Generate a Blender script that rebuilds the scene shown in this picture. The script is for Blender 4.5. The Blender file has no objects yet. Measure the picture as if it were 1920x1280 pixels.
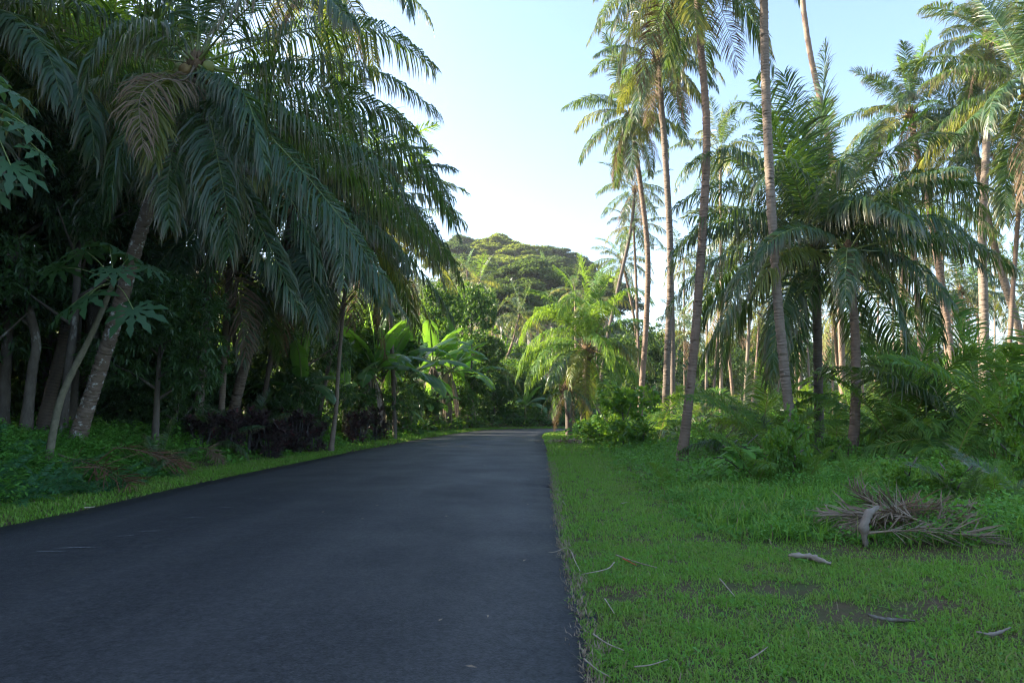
import bpy, math, random
import numpy as np
from math import radians as RAD, sin, cos, pi
random.seed(7); rng = np.random.default_rng(11)
S = bpy.context.scene; COL = S.collection

# ------------------------------------------------------------------ camera, sky, sun, exposure
FPX, YH, CAMH = 1280.0, 765.0, 1.55
PITCH = math.atan((YH - 640) / FPX)
cd = bpy.data.cameras.new('camera'); cam = bpy.data.objects.new('camera', cd); COL.objects.link(cam)
cd.sensor_width = 36; cd.lens = 24; cd.clip_start = .05; cd.clip_end = 5000
cam.location = (0, 0, CAMH); cam.rotation_euler = (pi/2 + PITCH, 0, 0); S.camera = cam

SUN_AZ, SUN_EL = 76.0, 24.0            # degrees left of the view direction, above the horizon
W = bpy.data.worlds.new('World'); S.world = W; W.use_nodes = True
nt = W.node_tree; bg = nt.nodes['Background']
sky = nt.nodes.new('ShaderNodeTexSky'); sky.sky_type = 'NISHITA'; sky.sun_disc = False
sky.sun_elevation = RAD(SUN_EL); sky.sun_rotation = RAD(-SUN_AZ)
sky.air_density = 1.0; sky.dust_density = 2.2; sky.ozone_density = 2.0; sky.altitude = 0
nt.links.new(sky.outputs[0], bg.inputs[0]); bg.inputs[1].default_value = .15
sd = bpy.data.lights.new('sun', 'SUN'); sd.energy = 5; sd.angle = RAD(.5); sd.color = (1, .90, .72)
so = bpy.data.objects.new('sun', sd); COL.objects.link(so)
so.rotation_euler = (pi/2 - RAD(SUN_EL), 0, RAD(180 + SUN_AZ)); so.location = (-30, 30, 40)
vs = S.view_settings; vs.view_transform = 'Standard'; vs.look = 'None'; vs.gamma = 1; vs.exposure = 1.87
vs.use_curve_mapping = False
cy = S.cycles
cy.max_bounces = 7; cy.diffuse_bounces = 4; cy.glossy_bounces = 2; cy.transmission_bounces = 4; cy.transparent_max_bounces = 4
cy.use_denoising = True; cy.filter_width = 1.2; cy.sample_clamp_indirect = 10; cy.caustics_reflective = False; cy.caustics_refractive = False

# ------------------------------------------------------------------ pixel -> place
def ray(u, v):
    x = (u - 960) / FPX; y = (640 - v) / FPX
    return np.array([x, cos(PITCH) - y*sin(PITCH), sin(PITCH) + y*cos(PITCH)])
def P(u, v, d):                        # point on the pixel's ray at distance d along the view
    r = ray(u, v); return np.array([0, 0, CAMH]) + r*(d/r[1])
def G(u, v, z=0.):                     # point where the pixel's ray meets height z
    r = ray(u, v); return np.array([0, 0, CAMH]) + r*((z - CAMH)/r[2])

# ------------------------------------------------------------------ node materials
def newmat(name):
    m = bpy.data.materials.new(name); m.use_nodes = True; m.node_tree.nodes.clear(); return m, m.node_tree.nodes, m.node_tree.links
def node(N, t, **k):
    n = N.new(t)
    for a, b in k.items():
        if a.startswith('i_'): n.inputs[int(a[2:])].default_value = b
        else: setattr(n, a, b)
    return n
def mixc(N, L, f, a, b, blend='MIX'):
    n = N.new('ShaderNodeMix'); n.data_type = 'RGBA'; n.blend_type = blend
    for s, v in ((0, f), (6, a), (7, b)):
        if isinstance(v, (float, int)): n.inputs[s].default_value = v
        elif isinstance(v, tuple): n.inputs[s].default_value = (*v, 1)
        else: L.new(v, n.inputs[s])
    return n.outputs[2]
def ramp(N, L, src, stops):
    r = N.new('ShaderNodeValToRGB'); e = r.color_ramp.elements
    while len(e) < len(stops): e.new(.5)
    for i, (p, c) in enumerate(stops):
        e[i].position = p; e[i].color = (*c, 1) if isinstance(c, tuple) else (c, c, c, 1)
    L.new(src, r.inputs[0]); return r.outputs[0]
def noise(N, L, vec, scale, detail=3, rough=.55):
    n = N.new('ShaderNodeTexNoise'); n.inputs['Scale'].default_value = scale; n.inputs['Detail'].default_value = detail
    n.inputs['Roughness'].default_value = rough
    if vec is not None: L.new(vec, n.inputs['Vector'])
    return n.outputs[0]

def leafmat(name, c1, c2, tr, tmix=.35, rough=.42, spec=.5, tip=None, tipamt=.7, c3=None, patch=None):
    """leaf: colour varies leaf by leaf and object by object, light passes through"""
    m, N, L = newmat(name)
    geo = node(N, 'ShaderNodeNewGeometry'); oi = node(N, 'ShaderNodeObjectInfo')
    add = node(N, 'ShaderNodeMath', operation='ADD'); L.new(geo.outputs['Random Per Island'], add.inputs[0]); L.new(oi.outputs['Random'], add.inputs[1])
    half = node(N, 'ShaderNodeMath', operation='MULTIPLY', i_1=.5); L.new(add.outputs[0], half.inputs[0])
    col = mixc(N, L, half.outputs[0], c1, c2)
    trc = mixc(N, L, half.outputs[0], tr, tuple(x*1.25 for x in tr))
    if c3:
        sel = ramp(N, L, geo.outputs['Random Per Island'], [(.93, 0.), (.96, 1.)])
        col = mixc(N, L, sel, col, c3); trc = mixc(N, L, sel, trc, c3)
    if patch:                           # drier or denser patches across the ground
        tc = node(N, 'ShaderNodeTexCoord'); pn = noise(N, L, tc.outputs['Object'], 1.1, 5, .65); pf = ramp(N, L, pn, [(.46, 0.), (.7, .5)])
        col = mixc(N, L, pf, col, patch); trc = mixc(N, L, pf, trc, tuple(x*1.3 for x in patch))
    if tip:
        at = node(N, 'ShaderNodeAttribute', attribute_name='tip')
        w = node(N, 'ShaderNodeMath', operation='MULTIPLY', i_1=tipamt); L.new(at.outputs['Fac'], w.inputs[0])
        w2 = node(N, 'ShaderNodeMath', operation='MULTIPLY'); L.new(w.outputs[0], w2.inputs[0]); L.new(half.outputs[0], w2.inputs[1])
        col = mixc(N, L, w2.outputs[0], col, tip); trc = mixc(N, L, w2.outputs[0], trc, tip)
    p = node(N, 'ShaderNodeBsdfPrincipled'); L.new(col, p.inputs['Base Color'])
    p.inputs['Roughness'].default_value = rough; p.inputs['Specular IOR Level'].default_value = spec
    t = node(N, 'ShaderNodeBsdfTranslucent'); L.new(trc, t.inputs[0])
    mx = node(N, 'ShaderNodeMixShader', i_0=tmix); L.new(p.outputs[0], mx.inputs[1]); L.new(t.outputs[0], mx.inputs[2])
    o = node(N, 'ShaderNodeOutputMaterial'); L.new(mx.outputs[0], o.inputs[0]); return m

def solidmat(name, c1, c2, scale=8., rough=.8, bump=.0, spec=.3, c3=None, obj=True, stretch=(1, 1, 1)):
    m, N, L = newmat(name)
    tc = node(N, 'ShaderNodeTexCoord'); mp = node(N, 'ShaderNodeMapping'); mp.inputs[3].default_value = stretch
    L.new(tc.outputs['Object'], mp.inputs[0]); n1 = noise(N, L, mp.outputs[0], scale, 5, .65)
    col = mixc(N, L, ramp(N, L, n1, [(.3, 0.), (.7, 1.)]), c1, c2)
    if c3:
        n2 = noise(N, L, mp.outputs[0], scale*.37, 4, .7); col = mixc(N, L, ramp(N, L, n2, [(.56, 0.), (.66, 1.)]), col, c3)
    if obj:
        oi = node(N, 'ShaderNodeObjectInfo'); hs = node(N, 'ShaderNodeHueSaturation')
        mr = node(N, 'ShaderNodeMapRange', i_3=.75, i_4=1.25); L.new(oi.outputs['Random'], mr.inputs[0]); L.new(mr.outputs[0], hs.inputs['Value'])
        L.new(col, hs.inputs['Color']); col = hs.outputs[0]
    p = node(N, 'ShaderNodeBsdfPrincipled'); L.new(col, p.inputs['Base Color']); p.inputs['Roughness'].default_value = rough
    p.inputs['Specular IOR Level'].default_value = spec
    if bump:
        b = node(N, 'ShaderNodeBump'); b.inputs['Strength'].default_value = bump; b.inputs['Distance'].default_value = .02
        L.new(n1, b.inputs['Height']); L.new(b.outputs[0], p.inputs['Normal'])
    o = node(N, 'ShaderNodeOutputMaterial'); L.new(p.outputs[0], o.inputs[0]); return m

def trunkmat(name, c1, c2, lichen, lichen_amt=.6):
    """ringed palm bark: v runs in metres along the trunk"""
    m, N, L = newmat(name)
    uv = node(N, 'ShaderNodeUVMap', uv_map='uv'); sx = node(N, 'ShaderNodeSeparateXYZ'); L.new(uv.outputs[0], sx.inputs[0])
    tc = node(N, 'ShaderNodeTexCoord'); nz = noise(N, L, tc.outputs['Object'], 3.2, 4, .6)
    a = node(N, 'ShaderNodeMath', operation='MULTIPLY_ADD', i_1=.07); L.new(nz, a.inputs[0]); L.new(sx.outputs[1], a.inputs[2])
    b = node(N, 'ShaderNodeMath', operation='MULTIPLY', i_1=12.0); L.new(a.outputs[0], b.inputs[0])
    fr = node(N, 'ShaderNodeMath', operation='FRACT'); L.new(b.outputs[0], fr.inputs[0])
    ring = mixc(N, L, ramp(N, L, noise(N, L, tc.outputs['Object'], 2.1, 3, .6), [(.38, .15), (.62, 1.)]), (1., 1., 1.), ramp(N, L, fr.outputs[0], [(0., .1), (.08, 0.), (.22, 1.), (.85, .75)]))
    n2 = noise(N, L, tc.outputs['Object'], 11, 5, .7)
    col = mixc(N, L, n2, c1, c2)
    dk = mixc(N, L, .6, col, (0.03, 0.025, 0.02), 'MIX'); col = mixc(N, L, ring, dk, col)
    n3 = noise(N, L, tc.outputs['Object'], 5.5, 6, .75)
    li = ramp(N, L, n3, [(1 - lichen_amt*.75, 0.), (1 - lichen_amt*.75 + .06, 1.)])
    col = mixc(N, L, li, col, lichen)
    oi = node(N, 'ShaderNodeObjectInfo'); hs = node(N, 'ShaderNodeHueSaturation')
    mr = node(N, 'ShaderNodeMapRange', i_3=.8, i_4=1.2); L.new(oi.outputs['Random'], mr.inputs[0]); L.new(mr.outputs[0], hs.inputs['Value']); L.new(col, hs.inputs['Color'])
    p = node(N, 'ShaderNodeBsdfPrincipled'); L.new(hs.outputs[0], p.inputs['Base Color']); p.inputs['Roughness'].default_value = .85; p.inputs['Specular IOR Level'].default_value = .25
    bm = node(N, 'ShaderNodeBump'); bm.inputs['Strength'].default_value = .7; bm.inputs['Distance'].default_value = .015
    ad = node(N, 'ShaderNodeMath', operation='ADD'); L.new(ring, ad.inputs[0]); L.new(n2, ad.inputs[1]); L.new(ad.outputs[0], bm.inputs['Height']); L.new(bm.outputs[0], p.inputs['Normal'])
    o = node(N, 'ShaderNodeOutputMaterial'); L.new(p.outputs[0], o.inputs[0]); return m

M = {}
M['palm'] = leafmat('palm_leaf', (.032, .084, .046), (.06, .12, .042), (.17, .27, .03), .36, .36, .6, tip=(.24, .16, .09), tipamt=1.5)
M['palm_yellow'] = leafmat('palm_leaf_yellow', (.10, .15, .03), (.17, .18, .035), (.34, .36, .04), .4, .42, .45, tip=(.28, .17, .07), tipamt=1.)
M['palm_young'] = leafmat('palm_leaf_young', (.06, .155, .035), (.10, .21, .045), (.26, .40, .03), .42, .5, .22, tip=(.2, .2, .06), tipamt=.4)
M['palm_dead'] = leafmat('palm_leaf_dead', (.15, .095, .06), (.25, .18, .12), (.25, .15, .07), .2, .7, .2)
M['dead_red'] = leafmat('dead_frond_brown', (.13, .055, .035), (.22, .11, .07), (.15, .07, .03), .12, .75, .2)
M['dead_grey'] = leafmat('dead_frond_grey', (.16, .115, .08), (.30, .235, .175), (.2, .15, .1), .1, .75, .2)
M['rachis'] = solidmat('rachis_green', (.16, .21, .06), (.22, .25, .08), 4, .5, spec=.4)
M['rachis_orange'] = solidmat('rachis_orange', (.30, .17, .05), (.24, .22, .06), 3, .5, spec=.4)
M['rachis_dead'] = solidmat('rachis_dead', (.2, .14, .09), (.3, .23, .17), 4, .75)
M['fibre'] = solidmat('palm_fibre', (.09, .055, .03), (.22, .14, .08), 14, .95, .5, stretch=(1, 1, .25))
M['coconut'] = solidmat('coconut_husk', (.20, .12, .05), (.30, .22, .08), 5, .55, .1)
M['coconut_g'] = solidmat('coconut_green', (.16, .2, .05), (.25, .24, .07), 5, .45, .1)
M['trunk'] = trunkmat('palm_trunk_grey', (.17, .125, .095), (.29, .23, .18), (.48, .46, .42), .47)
M['trunk_lichen'] = trunkmat('palm_trunk_lichen', (.15, .105, .078), (.26, .20, .155), (.55, .55, .52), .60)
M['trunk_red'] = trunkmat('palm_trunk_red', (.19, .125, .092), (.30, .215, .16), (.42, .37, .32), .46)
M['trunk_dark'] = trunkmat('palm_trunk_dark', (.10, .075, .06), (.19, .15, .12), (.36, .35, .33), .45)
M['bark'] = solidmat('tree_bark', (.07, .058, .046), (.15, .128, .105), 7, .9, .6, c3=(.34, .34, .31), stretch=(1, 1, .4))
M['bark_pale'] = solidmat('tree_bark_pale', (.24, .21, .18), (.36, .33, .29), 2, .9, .2)
M['mango'] = leafmat('mango_leaf', (.036, .085, .032), (.06, .125, .04), (.14, .25, .03), .3, .36, .5)
M['forest'] = leafmat('forest_leaf', (.036, .08, .03), (.06, .12, .035), (.17, .28, .03), .32, .45, .4)
M['vine'] = leafmat('vine_leaf', (.03, .085, .03), (.055, .135, .035), (.22, .38, .03), .36, .42, .45)
M['shrub'] = leafmat('shrub_leaf', (.065, .17, .03), (.12, .25, .04), (.28, .46, .03), .4, .42, .45)
M['albizia'] = leafmat('albizia_leaf', (.12, .17, .03), (.19, .225, .04), (.34, .40, .05), .42, .6, .2)
M['farleaf'] = leafmat('far_forest_leaf', (.05, .09, .034), (.09, .135, .04), (.16, .24, .04), .3, .6, .2)
M['banana'] = leafmat('banana_leaf', (.035, .10, .033), (.06, .145, .036), (.20, .40, .03), .42, .35, .5)
M['banana_new'] = leafmat('banana_leaf_new', (.09, .22, .04), (.12, .26, .05), (.28, .52, .05), .45, .38, .5)
M['banana_dead'] = leafmat('banana_leaf_dead', (.15, .11, .085), (.28, .225, .18), (.2, .13, .08), .12, .8, .2)
M['pseudo'] = solidmat('banana_stem', (.13, .15, .05), (.2, .15, .08), 5, .6, .2, stretch=(1, 1, .2))
M['papaya'] = leafmat('papaya_leaf', (.035, .095, .04), (.05, .125, .045), (.16, .30, .06), .3, .5, .45)
M['papaya_stem'] = solidmat('papaya_stem', (.09, .085, .055), (.17, .15, .10), 12, .85, .4)
M['petiole'] = solidmat('petiole', (.2, .27, .09), (.25, .3, .1), 4, .5)
M['cordyline'] = leafmat('cordyline_leaf', (.045, .045, .034), (.085, .048, .052), (.12, .05, .05), .22, .4, .45, c3=(.24, .08, .085))
M['fern'] = leafmat('fern_leaf', (.035, .115, .05), (.05, .15, .055), (.13, .3, .05), .35, .5, .35)
M['grass'] = leafmat('grass_blade', (.115, .27, .038), (.205, .38, .06), (.24, .45, .04), .35, .6, .15, c3=(.30, .24, .13), patch=(.27, .30, .085))
M['weed'] = leafmat('weed_leaf', (.075, .22, .035), (.15, .33, .05), (.2, .42, .04), .33, .5, .25, patch=(.05, .15, .03))
M['straw'] = solidmat('dry_stalk', (.26, .20, .14), (.42, .36, .29), 14, .8)
M['wood'] = solidmat('driftwood', (.16, .12, .09), (.30, .26, .22), 9, .85, .4, stretch=(.3, 1, 1))
M['husk'] = solidmat('dark_husk', (.05, .045, .045), (.12, .11, .11), 9, .8, .3)
M['red'] = solidmat('red_ribbon', (.55, .05, .03), (.6, .07, .04), 9, .5, obj=False)
M['litter'] = leafmat('leaf_litter', (.17, .12, .08), (.36, .28, .2), (.2, .14, .08), .1, .8, .2)
M['chalk'] = solidmat('chalk_mark', (.06, .06, .065), (.36, .36, .37), 30, .9, obj=False)

def asphalt():
    m, N, L = newmat('asphalt'); tc = node(N, 'ShaderNodeTexCoord'); v = tc.outputs['Object']
    n1 = noise(N, L, v, 34, 6, .85); n2 = noise(N, L, v, .55, 4, .6); n3 = noise(N, L, v, 15, 5, .8)
    vo = node(N, 'ShaderNodeTexVoronoi'); vo.inputs['Scale'].default_value = 95; L.new(v, vo.inputs['Vector'])
    col = mixc(N, L, ramp(N, L, n1, [(.40, 0.), (.60, 1.)]), (.006, .0065, .008), (.072, .073, .078))
    col = mixc(N, L, ramp(N, L, n2, [(.35, 0.), (.65, .45)]), col, (.020, .021, .024))
    col = mixc(N, L, .28, col, ramp(N, L, n3, [(.38, (.006, .006, .007)), (.5, (.032, .033, .036)), (.64, (.10, .10, .105))]))
    sp = ramp(N, L, vo.outputs['Color'], [(.965, 0.), (.985, 1.)]); col = mixc(N, L, sp, col, (.14, .14, .14))
    st = node(N, 'ShaderNodeMapping'); st.inputs[3].default_value = (1.6, .16, 1); L.new(v, st.inputs[0])
    n4 = noise(N, L, st.outputs[0], 1.6, 5, .6); col = mixc(N, L, ramp(N, L, n4, [(.55, 0.), (.75, .35)]), col, (.075, .073, .07))
    uv = node(N, 'ShaderNodeUVMap', uv_map='uv'); sx = node(N, 'ShaderNodeSeparateXYZ'); L.new(uv.outputs[0], sx.inputs[0])
    wn = node(N, 'ShaderNodeMath', operation='MULTIPLY_ADD', i_1=.10); L.new(n2, wn.inputs[0]); L.new(sx.outputs[0], wn.inputs[2])
    tr = ramp(N, L, wn.outputs[0], [(.12, 0.), (.22, 1.), (.32, .1), (.42, .1), (.48, .9), (.55, .1), (.62, 0.), (.70, 1.), (.80, .1), (.88, 0.), (.95, .9), (1., .1)])
    col = mixc(N, L, .16, col, mixc(N, L, tr, (.012, .0125, .014), (.085, .084, .082)))
    p = node(N, 'ShaderNodeBsdfPrincipled'); L.new(col, p.inputs['Base Color']); p.inputs['Specular IOR Level'].default_value = .3
    L.new(ramp(N, L, n2, [(.3, .58), (.7, .75)]), p.inputs['Roughness'])
    b = node(N, 'ShaderNodeBump'); b.inputs['Strength'].default_value = .55; b.inputs['Distance'].default_value = .006
    ad = node(N, 'ShaderNodeMath', operation='ADD'); L.new(n1, ad.inputs[0]); L.new(vo.outputs['Distance'], ad.inputs[1]); L.new(ad.outputs[0], b.inputs['Height']); L.new(b.outputs[0], p.inputs['Normal'])
    o = node(N, 'ShaderNodeOutputMaterial'); L.new(p.outputs[0], o.inputs[0]); return m
M['asphalt'] = asphalt()
def soil():
    m, N, L = newmat('soil'); tc = node(N, 'ShaderNodeTexCoord'); v = tc.outputs['Object']
    n1 = noise(N, L, v, 1.3, 6, .65); n2 = noise(N, L, v, 26, 4, .7)
    col = mixc(N, L, ramp(N, L, n1, [(.40, 0.), (.62, 1.)]), (.13, .088, .056), (.075, .11, .032))
    col = mixc(N, L, n2, mixc(N, L, .5, col, (.02, .017, .012)), col)
    p = node(N, 'ShaderNodeBsdfPrincipled'); L.new(col, p.inputs['Base Color']); p.inputs['Roughness'].default_value = .95; p.inputs['Specular IOR Level'].default_value = .15
    b = node(N, 'ShaderNodeBump'); b.inputs['Strength'].default_value = .8; b.inputs['Distance'].default_value = .03; L.new(n2, b.inputs['Height']); L.new(b.outputs[0], p.inputs['Normal'])
    o = node(N, 'ShaderNodeOutputMaterial'); L.new(p.outputs[0], o.inputs[0]); return m
M['soil'] = soil()

# ------------------------------------------------------------------ mesh helpers
def build(name, V, quads=None, tris=None, mats=None, qm=None, tm=None, smooth=False, tip=None, uv=None):
    """mesh from numpy arrays; qm / tm are material indices per quad / tri, uv is per vertex"""
    me = bpy.data.meshes.new(name); V = np.asarray(V, dtype=np.float32)
    q = np.zeros((0, 4), int) if quads is None or len(quads) == 0 else np.asarray(quads, int)
    t = np.zeros((0, 3), int) if tris is None or len(tris) == 0 else np.asarray(tris, int)
    me.vertices.add(len(V)); me.vertices.foreach_set('co', V.ravel())
    me.loops.add(q.size + t.size); lv = np.concatenate([q.ravel(), t.ravel()]).astype(np.int32)
    me.loops.foreach_set('vertex_index', lv)
    me.polygons.add(len(q) + len(t))
    me.polygons.foreach_set('loop_start', np.concatenate([np.arange(len(q))*4, q.size + np.arange(len(t))*3]).astype(np.int32))
    if mats:
        for m in mats: me.materials.append(M[m])
    if qm is not None or tm is not None:
        a = np.zeros(len(q), int) if qm is None else np.broadcast_to(np.asarray(qm), (len(q),))
        b = np.zeros(len(t), int) if tm is None else np.broadcast_to(np.asarray(tm), (len(t),))
        me.polygons.foreach_set('material_index', np.concatenate([a, b]).astype(np.int32))
    if smooth: me.polygons.foreach_set('use_smooth', np.ones(len(q) + len(t), bool))
    if tip is not None:
        at = me.attributes.new('tip', 'FLOAT', 'POINT'); at.data.foreach_set('value', np.asarray(tip, np.float32))
    if uv is not None:
        ul = me.uv_layers.new(name='uv'); ul.data.foreach_set('uv', np.asarray(uv, np.float32)[lv].ravel())
    me.update(); me.validate(); return me
class MB:                               # collects pieces of ONE mesh
    def __init__(s): s.V = []; s.Q = []; s.T = []; s.qm = []; s.tm = []; s.tp = []; s.n = 0
    def add(s, V, Q=None, T=None, m=0, tip=None):
        V = np.asarray(V, float); s.V.append(V); s.tp.append(np.zeros(len(V)) if tip is None else tip)
        if Q is not None and len(Q): s.Q.append(np.asarray(Q, int) + s.n); s.qm.append(np.full(len(Q), m))
        if T is not None and len(T): s.T.append(np.asarray(T, int) + s.n); s.tm.append(np.full(len(T), m))
        s.n += len(V)
    def mesh(s, name, mats, smooth=False, skip=None, only=None):
        V = np.concatenate(s.V); tp = np.concatenate(s.tp); Q = np.concatenate(s.Q) if s.Q else np.zeros((0, 4), int); T = np.concatenate(s.T) if s.T else np.zeros((0, 3), int)
        qm = np.concatenate(s.qm) if s.Q else np.zeros(0, int); tm = np.concatenate(s.tm) if s.T else np.zeros(0, int)
        if skip is not None or only is not None:
            kq = qm != skip if only is None else qm == only; kt = tm != skip if only is None else tm == only; Q, T = Q[kq], T[kt]; qm, tm = qm[kq]*0, tm[kt]*0
            us = np.zeros(len(V), bool); us[Q.ravel()] = True; us[T.ravel()] = True; ix = np.cumsum(us)-1; V, tp, Q, T = V[us], tp[us], ix[Q], ix[T]
        return build(name, V, Q, T, mats, qm, tm, smooth, tp)
def link(name, me, parent=None, loc=(0, 0, 0), rot=(0, 0, 0), sc=1.):
    o = bpy.data.objects.new(name, me); COL.objects.link(o); o.location = loc; o.rotation_euler = rot
    o.scale = (sc, sc, sc) if isinstance(sc, (int, float)) else sc
    if parent: o.parent = parent
    return o
def tag(o, label, cat, group=None, kind=None):
    o['label'] = label
    if cat: o['category'] = cat
    if group: o['group'] = group
    if kind: o['kind'] = kind
    return o
def thing(name, label, cat, loc, group=None, rz=0.):
    o = bpy.data.objects.new(name, None); COL.objects.link(o); o.location = loc; o.rotation_euler = (0, 0, rz); o.empty_display_size = .2
    return tag(o, label, cat, group)
def structure(name, me):
    o = link(name, me); o['kind'] = 'structure'; return o
def nrm(a): return a/np.maximum(np.linalg.norm(a, axis=-1, keepdims=True), 1e-9)
def smooth_path(pts, n):
    pts = np.asarray(pts, float)
    if len(pts) == 2: return pts[0] + (pts[1]-pts[0])*np.linspace(0, 1, n)[:, None]
    p = np.vstack([2*pts[0]-pts[1], pts, 2*pts[-1]-pts[-2]]); out = []
    t = np.linspace(0, len(pts)-1 - 1e-6, 200)
    for x in t:
        i = int(x); f = x - i; a, b, c, d = p[i:i+4]
        out.append(.5*((2*b) + (-a+c)*f + (2*a-5*b+4*c-d)*f*f + (-a+3*b-3*c+d)*f**3))
    out = np.array(out); s = np.concatenate([[0], np.cumsum(np.linalg.norm(np.diff(out, axis=0), axis=1))])
    q = np.linspace(0, s[-1], n); return np.stack([np.interp(q, s, out[:, k]) for k in range(3)], 1)
def tube(path, rad, sides, caps=True):
    """verts, quads, tris, uv of a tube along a path"""
    path = np.asarray(path, float); n = len(path); rad = np.broadcast_to(rad, (n,))
    T = nrm(np.gradient(path, axis=0)); ref = np.where(np.abs(T[:, 2:3]) > .9, np.array([[1., 0, 0]]), np.array([[0, 0, 1.]]))
    if np.abs(T[:, 2]).mean() > .5: ref = np.tile([1., 0, 0], (n, 1))
    else: ref = np.tile([0, 0, 1.], (n, 1))
    A = nrm(np.cross(T, ref)); B = np.cross(T, A); th = np.arange(sides)*2*pi/sides
    V = (path[:, None] + rad[:, None, None]*(A[:, None]*np.cos(th)[None, :, None] + B[:, None]*np.sin(th)[None, :, None])).reshape(-1, 3)
    i = np.arange(n-1)[:, None]*sides; j = np.arange(sides)[None]; k = (j+1) % sides
    Q = np.stack([i+j, i+k, i+sides+k, i+sides+j], -1).reshape(-1, 4)
    s = np.concatenate([[0], np.cumsum(np.linalg.norm(np.diff(path, axis=0), axis=1))])
    uv = np.stack([np.tile(th/(2*pi), n), np.repeat(s, sides)], 1); Tt = np.zeros((0, 3), int)
    if caps:
        V = np.vstack([V, path[-1], path[0]]); e = n*sides; l = (n-1)*sides; a = np.arange(sides); b = (a+1) % sides
        Tt = np.vstack([np.stack([l+a, l+b, np.full(sides, e)], 1), np.stack([b, a, np.full(sides, e+1)], 1)])
        uv = np.vstack([uv, [[.5, s[-1]], [.5, 0]]])
    return V, Q, Tt, uv
def leaves(C, A, Nn, ln, wd, fold=.15):
    """many folded rhombic leaves: centre of base C, along A, facing Nn"""
    A = nrm(A); Sd = nrm(np.cross(A, Nn)); Nn = np.cross(Sd, A); n = len(C); ln = np.broadcast_to(ln, (n,))[:, None]; wd = np.broadcast_to(wd, (n,))[:, None]
    m = C + A*ln*.42 + Nn*(fold*wd); V = np.stack([C, m + Sd*wd*.5, C + A*ln - Nn*fold*wd*.6, m - Sd*wd*.5], 1).reshape(-1, 3)
    b = np.arange(n)[:, None]*4; T = np.concatenate([b + [[0, 1, 2]], b + [[0, 2, 3]]]); return V, T
def randdir(n, r=rng):
    v = r.normal(size=(n, 3)); return nrm(v)

# ------------------------------------------------------------------ road edges, terrain
LEFT = [(0, 988), (130, 962), (300, 922), (470, 885), (560, 867), (680, 843), (800, 821), (860, 811.5), (905, 806), (960, 804), (1055, 803)]
RIGHT = [(1118, 1280), (1085, 1130), (1062, 1040), (1045, 960), (1038, 900), (1032, 868), (1025, 840), (1018, 823), (1017, 817), (1024, 812.5), (1055, 809)]
LW = np.array([G(*p)[:2] for p in LEFT]); RW = np.array([G(*p)[:2] for p in RIGHT])
LW = np.vstack([[-7.2, -12], [-7.0, 2], LW, LW[-1] + [9, .8], LW[-1] + [20, 5], LW[-1] + [58, 31]])
RW = np.vstack([[.35, -12], [.42, 1], RW, RW[-1] + [8, 0], RW[-1] + [20, 4], RW[-1] + [60, 30]])
def seg_dist(x, y, poly):
    best = np.full(x.shape, 1e9)
    for (ax, ay), (bx, by) in zip(poly[:-1], poly[1:]):
        dx, dy = bx-ax, by-ay; t = np.clip(((x-ax)*dx + (y-ay)*dy)/(dx*dx+dy*dy), 0, 1)
        best = np.minimum(best, np.hypot(x-ax-t*dx, y-ay-t*dy))
    return best
RP = np.vstack([LW, RW[::-1]])
def inside(x, y):
    r = np.zeros(x.shape, bool)
    for (ax, ay), (bx, by) in zip(RP, np.roll(RP, -1, 0)):
        c = (ay > y) != (by > y); r ^= c & (x < (bx-ax)*(y-ay)/(by-ay + 1e-12) + ax)
    return r
def sst(a, b, x): t = np.clip((x-a)/(b-a), 0, 1); return t*t*(3-2*t)
def wob(x, y, s): return (np.sin(x*1.7*s+1.3) + np.sin(y*1.3*s+.7+.6*np.sin(x*.9*s)) + np.sin((x+y)*2.3*s+2.1) + np.sin((x*.7-y*1.1)*3.1*s))/4
def edge_info(x, y):
    x = np.asarray(x, float); y = np.asarray(y, float)
    return seg_dist(x, y, LW), seg_dist(x, y, RW), inside(x, y)
def H(x, y):
    x = np.asarray(x, float); y = np.asarray(y, float); dl, dr, ins = edge_info(x, y); left = dl < dr
    bl = .04*sst(0, .5, dl) + .85*sst(.9, 4.2, dl) + .3*sst(5, 14, dl) + .05*wob(x, y, .8)*sst(.8, 3, dl)
    br = .03*sst(0, .5, dr) + .26*sst(1.8, 6.5, dr) + .035*wob(x, y, .9)*sst(.6, 3, dr)
    z = np.where(left, bl, br); z = np.where(ins, -.06*sst(0, .25, np.minimum(dl, dr)), z)
    ridge = np.interp(x, [-260, -120, -60, -15, -4, 8, 22, 40, 60, 90], [44, 44, 40, 34, 35, 32, 24, 15, 6, 0])
    return z + ridge*sst(75, 195, y + .12*x)*(1 + .08*wob(x, y, .05))
def clear_d(u, d, m=1.2):               # stand back from the road: the next free distance along the same direction
    while True:
        x = np.array([(u-960)/FPX*d]); dl, dr, ins = edge_info(x, np.array([d]))
        if not ins[0] and min(dl[0], dr[0]) > m: return d
        d += .5
def Hs(x, y): return float(H(np.array([x]), np.array([y]))[0])
def stretch(a, b, step, far, g=1.18):
    v = list(np.arange(a, b + 1e-6, step)); s = step
    while v[-1] < far[1]: s *= g; v.append(v[-1] + s)
    s = step; w = [a]
    while w[-1] > far[0]: s *= g; w.append(w[-1] - s)
    return np.array(w[:0:-1] + v)
gx = stretch(-14, 14, .3, (-400, 400)); gy = stretch(-2, 44, .35, (-55, 480))
X, Y = np.meshgrid(gx, gy); Z = H(X, Y); nx, ny = len(gx), len(gy)
i = np.arange(ny-1)[:, None]*nx; j = np.arange(nx-1)[None]
structure('ground', build('ground', np.stack([X, Y, Z], -1).reshape(-1, 3), np.stack([i+j, i+j+1, i+nx+j+1, i+nx+j], -1).reshape(-1, 4), mats=['soil'], smooth=True))

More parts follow.
